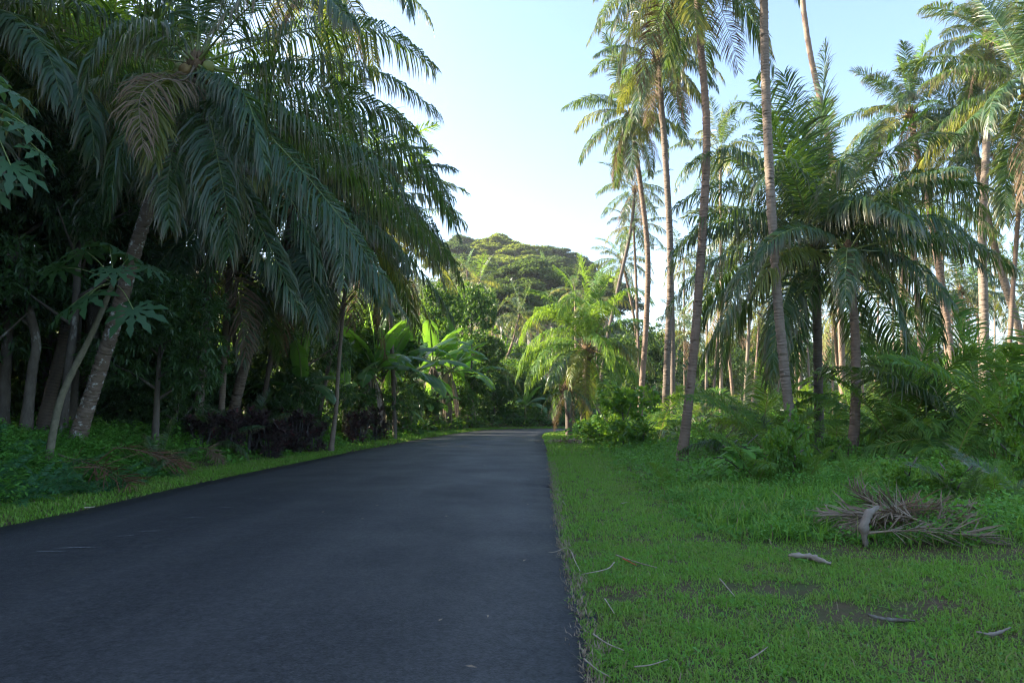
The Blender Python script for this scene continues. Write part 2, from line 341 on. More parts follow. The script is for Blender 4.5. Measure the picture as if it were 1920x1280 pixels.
# road sheet with ragged edges
n = 420
def resamp(p, n):
    s = np.concatenate([[0], np.cumsum(np.linalg.norm(np.diff(p, axis=0), axis=1))]); q = np.interp(np.linspace(0, 1, n)**1.25, [0, 1], [0, s[-1]])
    return np.stack([np.interp(q, s, p[:, k]) for k in (0, 1)], 1)
def curve2(p): return smooth_path(np.c_[p, np.zeros(len(p))], 900)[:, :2]
lp, rp = resamp(curve2(LW), n), resamp(curve2(RW), n)
cols = np.linspace(0, 1, 13); V = []
for k in range(n):
    jl, jr = rng.normal(0, .028, 2); w = rp[k]-lp[k]; w /= np.linalg.norm(w)
    a = lp[k] + w*jl; b = rp[k] + w*(jr + .03*sin(k*.9) + .03*sin(k*2.3) + .05*sin(k*.31) + .04*sin(k*.143+1))
    V.append([*a, -.07]); 
    for c in cols: q = a + (b-a)*c; V.append([*q, .012 + .03*(1-(2*c-1)**2) - .012*(abs(2*c-1) > .99)])
    V.append([*b, -.07])
m = 15; i = np.arange(n-1)[:, None]*m; j = np.arange(m-1)[None]
road = structure('road', build('road', V, np.stack([i+j, i+j+1, i+m+j+1, i+m+j], -1).reshape(-1, 4), mats=['asphalt'], smooth=False, uv=np.array([[c, k*.1] for k in range(n) for c in [0, *cols, 1]])))
for (u, v, L_, a) in [(142, 1025, .42, .12), (282, 994, .26, .2), (362, 969, .3, .2), (424, 950, .22, .2), (482, 933, .2, .2), (527, 919, .2, .2), (95, 1032, .3, .1), (235, 1003, .2, .2)]:
    c = G(u, v, .05); k = 9; t = np.linspace(-.5, .5, k); wd = .009*(1-(2*t)**2)*rng.uniform(.5, 1.3, k) + .003
    x = c[0] + t*L_*cos(a); y = c[1] + t*L_*sin(a)
    frac = .5; zz = .012 + .03 + .004
    me = build('chalk_mark', np.concatenate([np.c_[x, y-wd, np.full(k, zz)], np.c_[x, y+wd, np.full(k, zz)]]), [[q, q+1, q+k+1, q+k] for q in range(k-1)], mats=['chalk'])
    o = link('chalk_mark', me, road)

# ------------------------------------------------------------------ palm fronds
GRAV = np.array([0, 0, -1.])
def frond_geo(path, L, n, seed, hang=.8, vlift=.1, ll=.225, wid=.0105, lod=0, start=.17, fwd=(76, 30), petr=.0055, gap=.03, mess=0., rows=False):
    r = np.random.default_rng(seed); mb = MB()
    K = {0: 26, 1: 14, 2: 8}[lod]; pa = smooth_path(path, K); s = np.linspace(0, 1, K)
    T = nrm(np.gradient(pa, axis=0)); chord = pa[-1]-pa[0]; ch = np.array([chord[0], chord[1], 0])
    if np.linalg.norm(ch) < .12*L: ch = np.array([T[0][0] + 1e-3, T[0][1], 0])
    S0 = nrm(np.cross(ch, [0, 0, 1.])); N0 = nrm(np.cross(S0[None], T)); tw = (r.normal(0, .3) + r.normal(0, .45)*s)[:, None]; Sv = S0*np.cos(tw) + N0*np.sin(tw); Nn = nrm(np.cross(Sv, T))
    rad = L*petr*((1-s)**1.2*.9 + .1)*(1 + 1.6*np.exp(-s*18)); 
    V, Q, Tt, _ = tube(pa, rad, 5 if lod == 0 else 3, caps=False); mb.add(V, Q, None, 1, np.zeros(len(V)))
    for sg in (-1, 1):
        t = np.linspace(start, .995, n) + r.normal(0, .0025, n); keep = (r.random(n) > gap) & (np.convolve(r.normal(size=n+6), np.ones(4)/2, 'same')[3:-3] > -1.75); t = np.clip(t[keep], 0, 1); k = len(t)
        f = lambda A: np.stack([np.interp(t, s, A[:, q]) for q in range(3)], 1)
        p0 = f(pa); tt = nrm(f(T)); nn = nrm(f(Nn)); Sd = nrm(f(Sv)); x = (t-start)/(1-start)
        phi = np.radians(fwd[0] + (fwd[1]-fwd[0])*x**1.2 + r.normal(0, 4.5, k))[:, None]
        prof = np.interp(x, [0, .1, .35, .65, .9, 1], [.55, .82, 1, .9, .58, .36])
        ln = (L*ll*prof*r.uniform(.8, 1.12, k)*np.where(r.random(k) < .05, .5, 1))[:, None]; clump = np.convolve(r.normal(0, 1, k+8), np.ones(5)/5, 'same')[4:-4][:, None]
        d0 = nrm(sg*Sd*np.sin(phi) + tt*np.cos(phi) + nn*(vlift + .28*clump) + mess*r.normal(size=(k, 3)))
        hg = hang*(1 + .8*clump + r.normal(0, .15, k)[:, None])*np.where(r.random((k, 1)) < .1, 2.4, 1.); d1 = nrm(d0 + GRAV*hg*.55); d2 = nrm(d1 + GRAV*hg*.8)
        w = nrm(np.cross(d0, nn) + .45*r.normal(size=(k, 3))); wd = (L*wid*r.uniform(.8, 1.15, k)*(.65+.35*prof))[:, None]*.5
        p1 = p0 + d0*ln*.3; p2 = p1 + d1*ln*.38; p3 = p2 + d2*ln*.32
        if lod == 0:
            V = np.stack([p0-w*wd*.5, p0+w*wd*.5, p1-w*wd, p1+w*wd, p2-w*wd*.8, p2+w*wd*.8, p3], 1).reshape(-1, 3); b = np.arange(k)[:, None]*7
            mb.add(V, np.concatenate([b+[[0, 1, 3, 2]], b+[[2, 3, 5, 4]]]), b+[[4, 5, 6]], 2 if rows and sg > 0 else 0, np.tile([0, 0, 0, 0, .35, .35, 1.], k))
        elif lod == 1:
            V = np.stack([p0-w*wd*.4, p0+w*wd*.4, p1+d1*ln*.1-w*wd, p1+d1*ln*.1+w*wd, p3], 1).reshape(-1, 3); b = np.arange(k)[:, None]*5
            mb.add(V, b+[[0, 1, 3, 2]], b+[[2, 3, 4]], 0, np.tile([0, 0, .2, .2, 1.], k))
        else:
            V = np.stack([p0, p1+d1*ln*.15-w*wd, p1+d1*ln*.15+w*wd, p3], 1).reshape(-1, 3); b = np.arange(k)[:, None]*4
            mb.add(V, None, np.concatenate([b+[[0, 1, 2]], b+[[1, 3, 2]]]), 0, np.tile([0, .2, .2, 1.], k))
    return mb
def arc_path(e0, bend, L=1., pw=1.25, n=14):
    s = np.linspace(0, 1, n); e = np.radians(np.maximum(e0 - bend*s**pw, -88)); d = np.stack([np.cos(e), 0*e, np.sin(e)], 1)
    return np.vstack([[0, 0, 0], np.cumsum((d[1:] + d[:-1])/2*L/(n-1), axis=0)])
ELEV = [82, 66, 50, 33, 15, -5, -28, -58]; BEND = [26, 48, 66, 78, 82, 66, 46, 22]
HANG = [.35, .7, 1.3, 2.1, 2.8, 2.6, 1.8, .8]; VL = [.5, .42, .32, .2, .05, -.05, -.1, -.1]
NL = {0: 112, 1: 58, 2: 30}; WL = {0: .0104, 1: .0165, 2: .029}
LIB = {}
def frond_mesh(cls, lod, k, matset='palm'):
    key = (cls, lod, k, matset)
    if key not in LIB:
        mats = {'palm': ['palm', 'rachis'], 'palm_yellow': ['palm_yellow', 'rachis_orange'], 'palm_dead': ['palm_dead', 'rachis_dead'],
                'palm_young': ['palm_young', 'rachis_orange'], 'fern': ['fern', 'rachis'], 'dead_red': ['dead_red', 'rachis_dead'], 'dead_grey': ['dead_grey', 'rachis_dead']}[matset]
        seed = cls*101 + lod*17 + k*1009 + 5; rr = random.Random(seed)
        pth = arc_path(ELEV[cls] + rr.uniform(-5, 5), BEND[cls]*rr.uniform(.8, 1.25)); pth[:, 1] += .06*rr.uniform(-1, 1)*np.linspace(0, 1, len(pth))**2
        kw = dict(hang=HANG[cls], vlift=VL[cls])
        if matset == 'fern': kw.update(hang=.25, vlift=.0, ll=.17, wid=.03, start=.12, fwd=(80, 45), gap=0.)
        if matset.endswith('dead') or matset.startswith('dead'): kw.update(gap=.25, hang=HANG[cls]*.8, wid=.6*WL[lod])
        if 'wid' not in kw: kw['wid'] = WL[lod]
        LIB[key] = frond_geo(pth, 1., 34 if matset == 'fern' else NL[lod], seed, lod=lod, **kw).mesh('frond', mats)
    return LIB[key]
def nearest(e): return int(np.argmin([abs(e-q) for q in ELEV]))

# palm heart: fibre, sheaths
def fibre_mesh(seed, h=.9, r=.24):
    rr = np.random.default_rng(seed); mb = MB(); s = np.linspace(0, 1, 9)
    V, Q, T, _ = tube(np.c_[0*s, 0*s, (s-.45)*h], r*np.interp(s, [0, .35, .7, 1], [.75, 1.15, .9, .25])*rr.uniform(.9, 1.1, 9), 12); mb.add(V, Q, T)
    for k in range(34):                 # torn sheath fibres and old stalks
        a = rr.uniform(0, 2*pi); z = rr.uniform(-.4, .35)*h; o = np.array([cos(a), sin(a), 0]); l = rr.uniform(.2, .55)
        p = np.array([o*r*.9 + [0, 0, z], o*(r+.14) + [0, 0, z+l*.35], o*(r+.25*l) + [0, 0, z + l*rr.uniform(-.7, .9)]])
        V, Q, T, _ = tube(smooth_path(p, 6), np.linspace(.022, .004, 6)*rr.uniform(.5, 1.6), 3); mb.add(V, Q, T)
    return mb.mesh('fibre_sheath', ['fibre'])
FIB = [fibre_mesh(k) for k in range(3)]
def coconut_mesh(mat):
    n, k = 7, 9; s = np.linspace(0, 1, n); z = -np.cos(s*pi); r = np.sin(s*pi)*(1-.12*z)
    V, Q, T, _ = tube(np.c_[0*s, 0*s, z*1.15], np.maximum(r, .02), k); th = np.arctan2(V[:, 1], V[:, 0]); V[:, :2] *= (1 + .07*np.cos(3*th))[:, None]
    return build('coconut', V*.115, Q, T, [mat], smooth=True)
COCO = [coconut_mesh('coconut'), coconut_mesh('coconut_g')]

def trunk_mesh(path, rads, near, mat, seed=0):
    """path bottom to top; rads base, middle, top in metres"""
    L = np.linalg.norm(np.diff(path, axis=0), axis=1).sum(); n = int(max(10, L/(.03 if near == 0 else .12 if near == 1 else .5)))
    pa = smooth_path(path, n); s = np.linspace(0, 1, n)*L; r = np.interp(s/L, [0, .5, 1], [rads[1]*1.06, rads[1], rads[2]])
    r = r + max(0, rads[0]-rads[1])*np.exp(-s/.55)
    rr = np.random.default_rng(seed)
    if near < 2:
        ph = (s + .02*np.convolve(rr.normal(size=n+30), np.ones(30)/5, 'same')[:n])*12.
        r = r*(1 + .024*(.5 - (ph % 1)) + .012*rr.normal(size=n))
        pa = pa + .004*np.c_[rr.normal(size=n), rr.normal(size=n), 0*s]
    V, Q, T, uv = tube(pa, r, {0: 14, 1: 10, 2: 7}[near])
    if near == 0: V += .006*rr.normal(size=V.shape)*[1, 1, .3]
    return build('trunk', V, Q, T, [mat], smooth=near > 0, uv=uv)

def palm(label, px, d, w, L, nf=20, lod=0, mat='trunk', group=None, name='coconut_palm', emin=-55, emax=84, nuts=0, dead=0, yellow=.12, near=None,
         azoff=None, seed=0, hero=None, leafset='palm', crown=True, skip=None, fib=True, ds=1., ws=.54):
    """px: trunk in the photograph's pixels from the ground up; d: distance of base and crown; w: widths in pixels at base, middle, crown"""
    rr = random.Random(seed*13 + 1); d0, d1 = [q*ds for q in (d if isinstance(d, tuple) else (d, d))]; w = [q*ws for q in w]
    near = lod if near is None else near
    pts = [P(u, v, d0 + (d1-d0)*(px[0][1]-v)/max(1, px[0][1]-px[-1][1])) for u, v in px]
    bx, by = pts[0][:2]; bz = Hs(bx, by)
    if pts[0][2] > bz + .12:           # the photo hides the foot: carry the trunk on down to the ground
        dirv = pts[0]-pts[1]; dirv = dirv/abs(dirv[2]); ft = pts[0] + dirv*(pts[0][2]-bz)*.6; bx, by = ft[:2]; bz = Hs(bx, by); pts = [np.array([bx, by, bz])] + pts
    pts[0] = np.array([pts[0][0], pts[0][1], bz - .12]); base = np.array([bx, by, bz])
    t = thing(name, label, 'palm tree', base, group); top = pts[-1]
    rads = [q*dd/FPX/2 for q, dd in zip(w, (d0, (d0+d1)/2, d1))]
    link('trunk', trunk_mesh(np.array(pts)-base, rads, near, mat, seed), t)
    c = top - base
    if not crown: return t
    if fib and lod < 2: link('fibre_sheath', FIB[seed % 3], t, c, (0, 0, rr.uniform(0, 6)), max(.6, rads[2]/.16))
    if hero:                            # fronds traced one by one: control points (u, v, distance)
        for q, h in enumerate(hero):
            ms = h[1] if len(h) > 1 and isinstance(h[1], str) else leafset
            pp = np.array([c*1.0] + [P(a[0], a[1], a[2]*ds) - base for a in h[0]]); Lf = np.linalg.norm(np.diff(pp, axis=0), axis=1).sum()
            mats = {'palm': ['palm', 'rachis'], 'palm_yellow': ['palm_yellow', 'rachis_orange'], 'palm_dead': ['palm_dead', 'rachis_dead'], 'palm_young': ['palm_young', 'rachis']}[ms]
            hg = h[2]*2.2 if len(h) > 2 else 3.2
            c0 = pp[0].copy(); mb = frond_geo((pp-c0)/Lf, 1., int(100 + 5*Lf), seed*97 + q, hang=hg, vlift=.12, ll=min(.25, 1.15/Lf), wid=(.026 if ms == 'palm_dead' else .042)/Lf, lod=0, petr=.024/Lf, gap=.5 if ms == 'palm_dead' else .03, rows=True)
            fo = link('frond', mb.mesh('midrib', [mats[1]], only=1), t, c0, (0, 0, 0), float(Lf))
            for z in (0, 2): link('leaflet_row', mb.mesh('leaflet_row', [mats[0]], only=z), fo)['kind'] = 'stuff'
    for q in range(nf):
        f = (q + .5)/nf; e = emax + (emin-emax)*f**.92 + rr.uniform(-7, 7); az = (q*2.39996 + (azoff or seed*1.7) + rr.uniform(-.25, .25))
        if skip and skip(az % (2*pi), e): continue
        cl = nearest(e); ms = leafset
        if rr.random() < yellow and e < 30: ms = 'palm_yellow'
        if leafset == 'palm' and e > 55 and rr.random() < .6: ms = 'palm_young'
        if q >= nf - dead: ms = 'palm_dead'
        link('frond', frond_mesh(cl, lod, rr.randrange(2), ms), t, c + np.array([cos(az), sin(az), 0])*.06, (rr.uniform(-.12, .12), rr.uniform(-.1, .1), az), L*rr.uniform(.86, 1.1))
    for q in range(nuts):
        az = rr.uniform(0, 2*pi); R_ = rr.uniform(.24, .36)
        link('coconut', COCO[rr.randrange(2)], t, c + np.array([cos(az)*R_, sin(az)*R_, rr.uniform(-.38, -.05)]), (rr.uniform(-.5, .5), rr.uniform(-.5, .5), az), rr.uniform(.85, 1.15))
    return t

def young_palm(label, u, d, L, n=10, seed=0, group='young trunkless palms in the undergrowth', lod=0, dz=0., emin=8, ms='palm_young', name='young_palm'):
    rr = random.Random(seed*7 + 3); x = (u-960)/FPX*d; z = Hs(x, d); t = thing(name, label, 'young palm', (x, d, z), group)
    for q in range(n):
        f = (q+.5)/n; e = 80 + (emin-80)*f + rr.uniform(-6, 6); az = q*2.39996 + seed*1.1 + rr.uniform(-.3, .3)
        link('frond', frond_mesh(nearest(e), lod, rr.randrange(2), ms if rr.random() > .25 else 'palm'), t, (cos(az)*.05, sin(az)*.05, -.05 + dz), (rr.uniform(-.12, .12), rr.uniform(-.12, .12), az), L*rr.uniform(.8, 1.1))
    return t

# ------------------------------------------------------------------ left-hand palms
LG = 'coconut palms along the left verge'
A_F = [([(350, 180, 12.3), (328, 260, 11.9), (315, 340, 11.8), (318, 425, 11.8)], 'palm', .8), ([(385, 190, 12.2), (405, 280, 11.8), (425, 390, 11.7), (430, 480, 11.8)], 'palm', .8), ([(340, 160, 12.2), (262, 205, 11.6), (222, 290, 11.3), (205, 390, 11.3)],),
       ([(300, 75, 12.4), (225, 48, 11.6), (175, 100, 11.0), (158, 165, 10.8)],),
       ([(345, 95, 12.3), (290, 55, 11.3), (245, 60, 10.6), (205, 130, 10.2)],),
       ([(290, 140, 13.2), (180, 150, 13.4), (70, 165, 13.6), (-40, 215, 13.6)],),
       ([(330, 140, 12.3), (295, 165, 11.4), (285, 230, 11.0), (292, 305, 10.9)], 'palm_yellow', .6),
       ([(345, 150, 12.0), (300, 150, 11.2), (262, 185, 10.8), (268, 275, 10.6)], 'palm_dead', .8),
       ([(405, 145, 12.2), (455, 175, 11.5), (480, 235, 11.1), (500, 318, 11.0)],),
       ([(450, 95, 13.0), (590, 52, 13.2), (720, 62, 13.6), (815, 128, 14.0)],),
       ([(440, 130, 13.2), (590, 112, 14.0), (720, 140, 14.8), (822, 212, 15.4)],),
       ([(430, 135, 12.8), (560, 150, 12.8), (690, 195, 13.0), (770, 245, 13.2)],),
       ([(430, 160, 12.6), (540, 185, 12.4), (690, 245, 12.6), (800, 325, 12.8), (852, 420, 13.0)],),
       ([(430, 170, 12.4), (540, 215, 12.0), (680, 290, 12.0), (790, 395, 12.2)],),
       ([(430, 180, 12.2), (520, 270, 11.6), (620, 385, 11.4), (735, 545, 11.6)],),
       ([(420, 190, 12.2), (490, 290, 11.8), (560, 400, 11.6), (605, 505, 11.6)],),
       ([(440, 175, 12.9), (560, 250, 13.2), (700, 350, 13.6), (850, 490, 14.0)],),
       ([(420, 200, 13.2), (520, 300, 13.6), (640, 430, 14.0), (760, 590, 14.2)], 'palm', .8),
       ([(385, 200, 12.6), (440, 330, 12.3), (500, 450, 12.2), (560, 580, 12.4)], 'palm', .6),
       ([(330, 60, 12.6), (270, -40, 12.4), (180, -80, 12.2), (90, -10, 12.0)],),
       ([(350, 40, 12.8), (300, -100, 12.9), (200, -170, 13.0), (60, -110, 13.2)],),
       ([(380, 30, 12.9), (400, -110, 13.0), (450, -230, 13.2)], 'palm', .4),
       ([(372, 20, 12.5), (362, -120, 12.0), (350, -220, 11.5)], 'palm', .4),
       ([(410, 50, 12.8), (480, -60, 12.8), (580, -110, 12.8), (690, -60, 12.8)],),
       ([(420, 60, 12.3), (500, -10, 11.6), (590, -20, 11.0), (660, 40, 10.6)],),
       ([(400, 50, 13.4), (460, -50, 14.4), (540, -80, 15.2), (620, -40, 16.0)],),
       ([(300, 110, 13.6), (200, 100, 14.3), (100, 120, 15), (0, 190, 15.4)],),
       ([(320, 170, 13.4), (260, 240, 13.9), (200, 330, 14.3), (150, 450, 14.5)], 'palm', .8),
       ([(350, 210, 13.4), (330, 320, 13.9), (300, 440, 14.2)], 'palm', .6)]
palm('large coconut palm with leaning lichen-spotted trunk and hanging fronds, beside the papaya on the left', [(152, 800), (188, 690), (222, 580), (262, 440), (300, 330), (345, 200), (368, 120)], (14.5, 12.8), (60, 42, 34),
     5.0, nf=0, hero=A_F, ds=1.08, ws=.6, mat='trunk_lichen', group=LG, nuts=11, seed=1)
D_F = [([(620, 330, 20.8), (720, 308, 20.5), (812, 350, 20.2), (862, 445, 20)],), ([(620, 355, 20.6), (720, 365, 20.4), (812, 430, 20.2), (868, 535, 20)],), ([(610, 385, 20.6), (700, 428, 20.2), (790, 510, 20), (850, 600, 20)],),
       ([(600, 345, 21.2), (680, 285, 21.6), (770, 285, 22), (850, 372, 22.4)],), ([(600, 415, 20.4), (670, 490, 20), (728, 585, 19.8)],), ([(590, 330, 21.4), (650, 235, 22), (735, 215, 22.6), (800, 270, 23)],), ([(600, 400, 21.4), (690, 450, 22), (770, 540, 22.4), (815, 620, 22.6)], 'palm_yellow', 1.)]
palm('ringed pale-grey palm leaning right above the dark purple shrubs', [(437, 775), (460, 680), (490, 580), (530, 470), (556, 380)], (23, 21), (36, 30, 24), 4.8, nf=24, hero=D_F, ws=.62, mat='trunk', group=LG, seed=2, nuts=5, dead=1, emin=-62)
palm('palm with a shaggy trunk wrapped in brown fibre, left of the ringed grey trunk', [(370, 800), (378, 690), (392, 540), (408, 420)], 20.5, (36, 32, 28), 4.6, nf=22, mat='trunk_dark', group=LG, seed=3, dead=1, emin=-60)
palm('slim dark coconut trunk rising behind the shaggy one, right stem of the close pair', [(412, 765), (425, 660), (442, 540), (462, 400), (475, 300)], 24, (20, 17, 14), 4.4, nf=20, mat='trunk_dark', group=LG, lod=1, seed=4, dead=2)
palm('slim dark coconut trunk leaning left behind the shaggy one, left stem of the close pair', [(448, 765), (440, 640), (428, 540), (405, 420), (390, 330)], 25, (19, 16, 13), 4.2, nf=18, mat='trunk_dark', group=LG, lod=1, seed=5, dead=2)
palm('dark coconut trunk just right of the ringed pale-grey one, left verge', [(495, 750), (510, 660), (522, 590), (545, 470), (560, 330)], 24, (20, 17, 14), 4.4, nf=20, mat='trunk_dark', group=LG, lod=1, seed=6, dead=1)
palm('thin straight palm trunk behind the lone banana plant on the left', [(530, 740), (533, 620), (536, 500), (545, 400)], 29, (12, 11, 10), 4., nf=18, mat='trunk', group=LG, lod=1, seed=7)
palm('slender coconut trunk leaning right, left of the two crossing stems before the bananas', [(597, 790), (615, 690), (640, 585), (662, 470), (680, 380)], 27, (18, 15, 12), 4.6, nf=24, mat='trunk_dark', group=LG, lod=1, seed=8, dead=2, emin=-62)
palm('slender coconut palm with a swollen pale foot at the edge of the left verge grass', [(622, 832), (630, 770), (634, 700), (643, 590), (655, 470), (662, 400)], (24, 23.5), (24, 13, 11), 4.8, nf=24, mat='trunk', group=LG, lod=0, near=1, seed=9, dead=2, emin=-60)
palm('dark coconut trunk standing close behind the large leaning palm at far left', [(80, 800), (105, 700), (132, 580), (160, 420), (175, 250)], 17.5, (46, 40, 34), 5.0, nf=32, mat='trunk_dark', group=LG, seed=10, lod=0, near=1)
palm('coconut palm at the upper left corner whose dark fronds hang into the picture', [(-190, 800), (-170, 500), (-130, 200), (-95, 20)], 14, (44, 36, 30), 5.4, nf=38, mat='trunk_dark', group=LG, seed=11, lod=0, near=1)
palm('tall coconut palm with yellowing fronds over the top edge, above the large leaning palm', [(415, 775), (432, 500), (470, 250), (530, 50), (600, -75)], 22, (26, 20, 17), 4.3, nf=24, mat='trunk', group=LG, seed=12, lod=0, near=1, yellow=.4, dead=2, emin=-66)
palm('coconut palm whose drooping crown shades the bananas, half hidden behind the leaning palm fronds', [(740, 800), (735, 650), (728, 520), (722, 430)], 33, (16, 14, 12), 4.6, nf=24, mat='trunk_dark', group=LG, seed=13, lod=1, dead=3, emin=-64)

# ------------------------------------------------------------------ right-hand palms
RG = 'tall coconut palms on the right verge'
palm('thick-footed coconut trunk nearest the road on the right, pale lichen at its base', [(1280, 850), (1298, 690), (1313, 500), (1325, 260), (1312, 60), (1300, -95)], 18.5, (50, 29, 21), 4.0, nf=24, mat='trunk_red', group=RG, seed=21, nuts=4, dead=2, emin=-66, emax=70)
palm('tall bare coconut trunk running off the top edge, right of the thick-footed one', [(1492, 860), (1474, 720), (1458, 560), (1443, 330), (1434, 100), (1431, -120), (1429, -420)], 17, (46, 31, 24), 4., nf=18, mat='trunk', group=RG, seed=22, emin=-30)
palm('straight coconut trunk just left of the thick-footed one, with a sunlit crown high up', [(1246, 822), (1250, 700), (1257, 500), (1250, 330), (1240, 190), (1236, 110)], 31, (33, 23, 17), 3.7, nf=32, mat='trunk', group=RG, seed=23, nuts=6, dead=4, emin=-75, yellow=.3)
palm('coconut palm with a wide sunlit crown against open sky, leftmost of the high crowns', [(1200, 770), (1212, 600), (1214, 470), (1200, 340), (1182, 215)], 36, (24, 19, 15), 4.0, nf=32, mat='trunk_red', group=RG, seed=24, nuts=5, dead=4, emin=-75, yellow=.3)
palm('thin grey coconut trunk leaning right from beside the short palm to a small crown', [(1120, 775), (1134, 660), (1158, 545), (1183, 430), (1190, 355)], 56, (17, 13, 11), 3.7, nf=24, mat='trunk_dark', group=RG, seed=25, lod=1, dead=4, emin=-75, yellow=.3)
palm('small sunlit coconut crown low behind the thin leaning trunk', [(1198, 720), (1192, 620), (1178, 540), (1166, 490)], 62, (12, 10, 8), 3.6, nf=22, mat='trunk_red', group=RG, seed=26, lod=1, yellow=.3, emin=-60)
palm('slim coconut palm right behind the thin leaning trunk, crown just below its crown', [(1198, 700), (1194, 560), (1188, 425)], 58, (13, 10, 8), 3.5, nf=22, mat='trunk_red', group=RG, seed=27, lod=1, yellow=.3, dead=2, emin=-65)
palm('coconut palm with crown cut by the top edge, over the straight trunk', [(1262, 800), (1258, 500), (1238, 200), (1212, 10), (1205, -30)], 34, (20, 17, 14), 3.8, nf=26, mat='trunk_dark', group=RG, seed=28, lod=1, dead=3, emin=-70, yellow=.3)
palm('pale sunlit coconut crown between the two tall bare trunks', [(1352, 780), (1352, 500), (1350, 285)], 44, (15, 12, 9), 4.0, nf=24, mat='trunk', group=RG, seed=29, lod=1, yellow=.25, emin=-45)
# big spreading palm on the right
B_F = [([(1533, 380, 17.3), (1540, 230, 17.1), (1548, 85, 16.9)], 'palm', .25),
       ([(1515, 380, 17.2), (1495, 240, 16.8), (1470, 140, 16.2)], 'palm', .3),
       ([(1505, 390, 17.4), (1460, 270, 17.8), (1410, 195, 18.2), (1372, 205, 18.6)], 'palm', .6),
       ([(1550, 390, 17.6), (1600, 290, 18.0), (1660, 200, 18.6)], 'palm', .4),
       ([(1560, 400, 17.2), (1640, 310, 16.6), (1730, 260, 16.2), (1800, 255, 16.0)], 'palm', .6),
       ([(1565, 420, 17.0), (1660, 350, 16.4), (1760, 330, 16.0), (1850, 355, 15.8)], 'palm', .9),
       ([(1570, 440, 17.4), (1680, 390, 17.6), (1790, 390, 18.0), (1870, 440, 18.4)],),
       ([(1570, 455, 16.8), (1660, 420, 15.9), (1760, 410, 15.2), (1850, 470, 15.0)],),
       ([(1560, 450, 16.4), (1620, 400, 15.2), (1680, 370, 14.6), (1720, 420, 14.2)], 'palm', 1.),
       ([(1500, 420, 17.0), (1430, 330, 16.4), (1360, 290, 16.0), (1290, 310, 15.8)],),
       ([(1495, 440, 17.3), (1420, 370, 17.3), (1340, 350, 17.5), (1262, 390, 17.8)],),
       ([(1490, 455, 16.9), (1410, 410, 16.3), (1320, 420, 16.0), (1255, 500, 16.0)],),
       ([(1495, 470, 17.6), (1410, 460, 18.2), (1320, 500, 18.6), (1245, 590, 19.0)],),
       ([(1510, 470, 16.6), (1450, 460, 15.8), (1390, 520, 15.2), (1350, 620, 15.0)],),
       ([(1500, 490, 17.4), (1440, 520, 17.4), (1380, 600, 17.4), (1345, 700, 17.4)], 'palm', .8),
       ([(1520, 500, 17.0), (1480, 540, 16.8), (1450, 620, 16.8), (1440, 720, 16.8)], 'palm', .6),
       ([(1545, 440, 16.4), (1560, 350, 15.4), (1580, 300, 14.8), (1590, 340, 14.4)], 'palm', .6),
       ([(1520, 430, 16.6), (1490, 340, 15.8), (1450, 310, 15.2), (1420, 360, 14.9)], 'palm', .8),
       ([(1525, 480, 16.4), (1500, 470, 15.4), (1460, 480, 14.8), (1420, 540, 14.6)], 'palm_yellow', 1.),
       ([(1545, 500, 17.4), (1580, 540, 17.8), (1610, 620, 18.0), (1625, 700, 18.0)], 'palm', .8)]
palm('big spreading dark-green coconut palm with a short dark trunk and upright centre fronds, right', [(1536, 800), (1533, 650), (1530, 520), (1530, 470)], (17.8, 17.2), (34, 30, 30), 5.2, nf=20, emin=-35, emax=86, ds=1.16, hero=B_F, mat='trunk_dark', group=RG, seed=30, nuts=6)
R9_F = [([(1620, 470, 13.9), (1680, 480, 14.1), (1730, 540, 14.2), (1765, 640, 14.3)],),
        ([(1625, 500, 13.5), (1670, 540, 13.3), (1690, 600, 13.2), (1700, 660, 13.2)], 'palm', .8),
        ([(1600, 420, 14.2), (1660, 360, 14.8), (1760, 340, 15.4), (1850, 400, 16.0)],),
        ([(1570, 480, 14.1), (1530, 520, 14.6), (1500, 600, 14.8), (1480, 690, 15.0)], 'palm', .7),
        ([(1580, 440, 14.3), (1520, 390, 15.2), (1450, 390, 15.8), (1380, 450, 16.2)],),
        ([(1590, 400, 14.2), (1600, 310, 14.7), (1640, 240, 15.2)], 'palm', .4),
        ([(1575, 430, 14.6), (1560, 350, 15.6), (1530, 290, 16.4), (1490, 290, 17.0)], 'palm', .6)]
palm('coconut palm with smooth brown foot in front of the big spreading palm', [(1597, 868), (1604, 760), (1604, 640), (1596, 530), (1591, 470)], (13.6, 13.9), (42, 30, 24), 3.6, nf=7, emin=0, emax=60, ds=1.27, hero=R9_F, mat='trunk_red', group=RG, seed=31)
palm('tall sunlit coconut trunk rising behind the big spreading palm and off the top edge', [(1582, 780), (1572, 500), (1555, 280), (1520, 105), (1505, 0), (1494, -160), (1488, -330)], 34, (24, 20, 17), 3.8, nf=16, mat='trunk_red', group=RG, seed=32, lod=1, emin=-30)
palm('sunlit palm with starry crown and long reddish trunk, right of the big spreading palm', [(1796, 760), (1782, 660), (1766, 540), (1744, 400), (1718, 280), (1708, 215)], 34, (30, 24, 19), 4.0, nf=30, mat='trunk_red', group=RG, seed=33, nuts=6, dead=3, yellow=.25, emin=-60)
palm('very tall coconut palm with pale trunk and yellow-green crown at the upper right', [(1850, 760), (1845, 600), (1842, 440), (1850, 260), (1854, 120), (1852, 70)], 29, (32, 27, 19), 3.7, nf=28, mat='trunk', group=RG, seed=34, nuts=5, dead=1, yellow=.35, emin=-62)
palm('coconut palm cut by the right edge with broad green fronds high up', [(1948, 780), (1944, 500), (1938, 280), (1930, 160)], 23, (34, 24, 18), 4.4, nf=26, mat='trunk', group=RG, seed=35, nuts=4, dead=2, emin=-60)
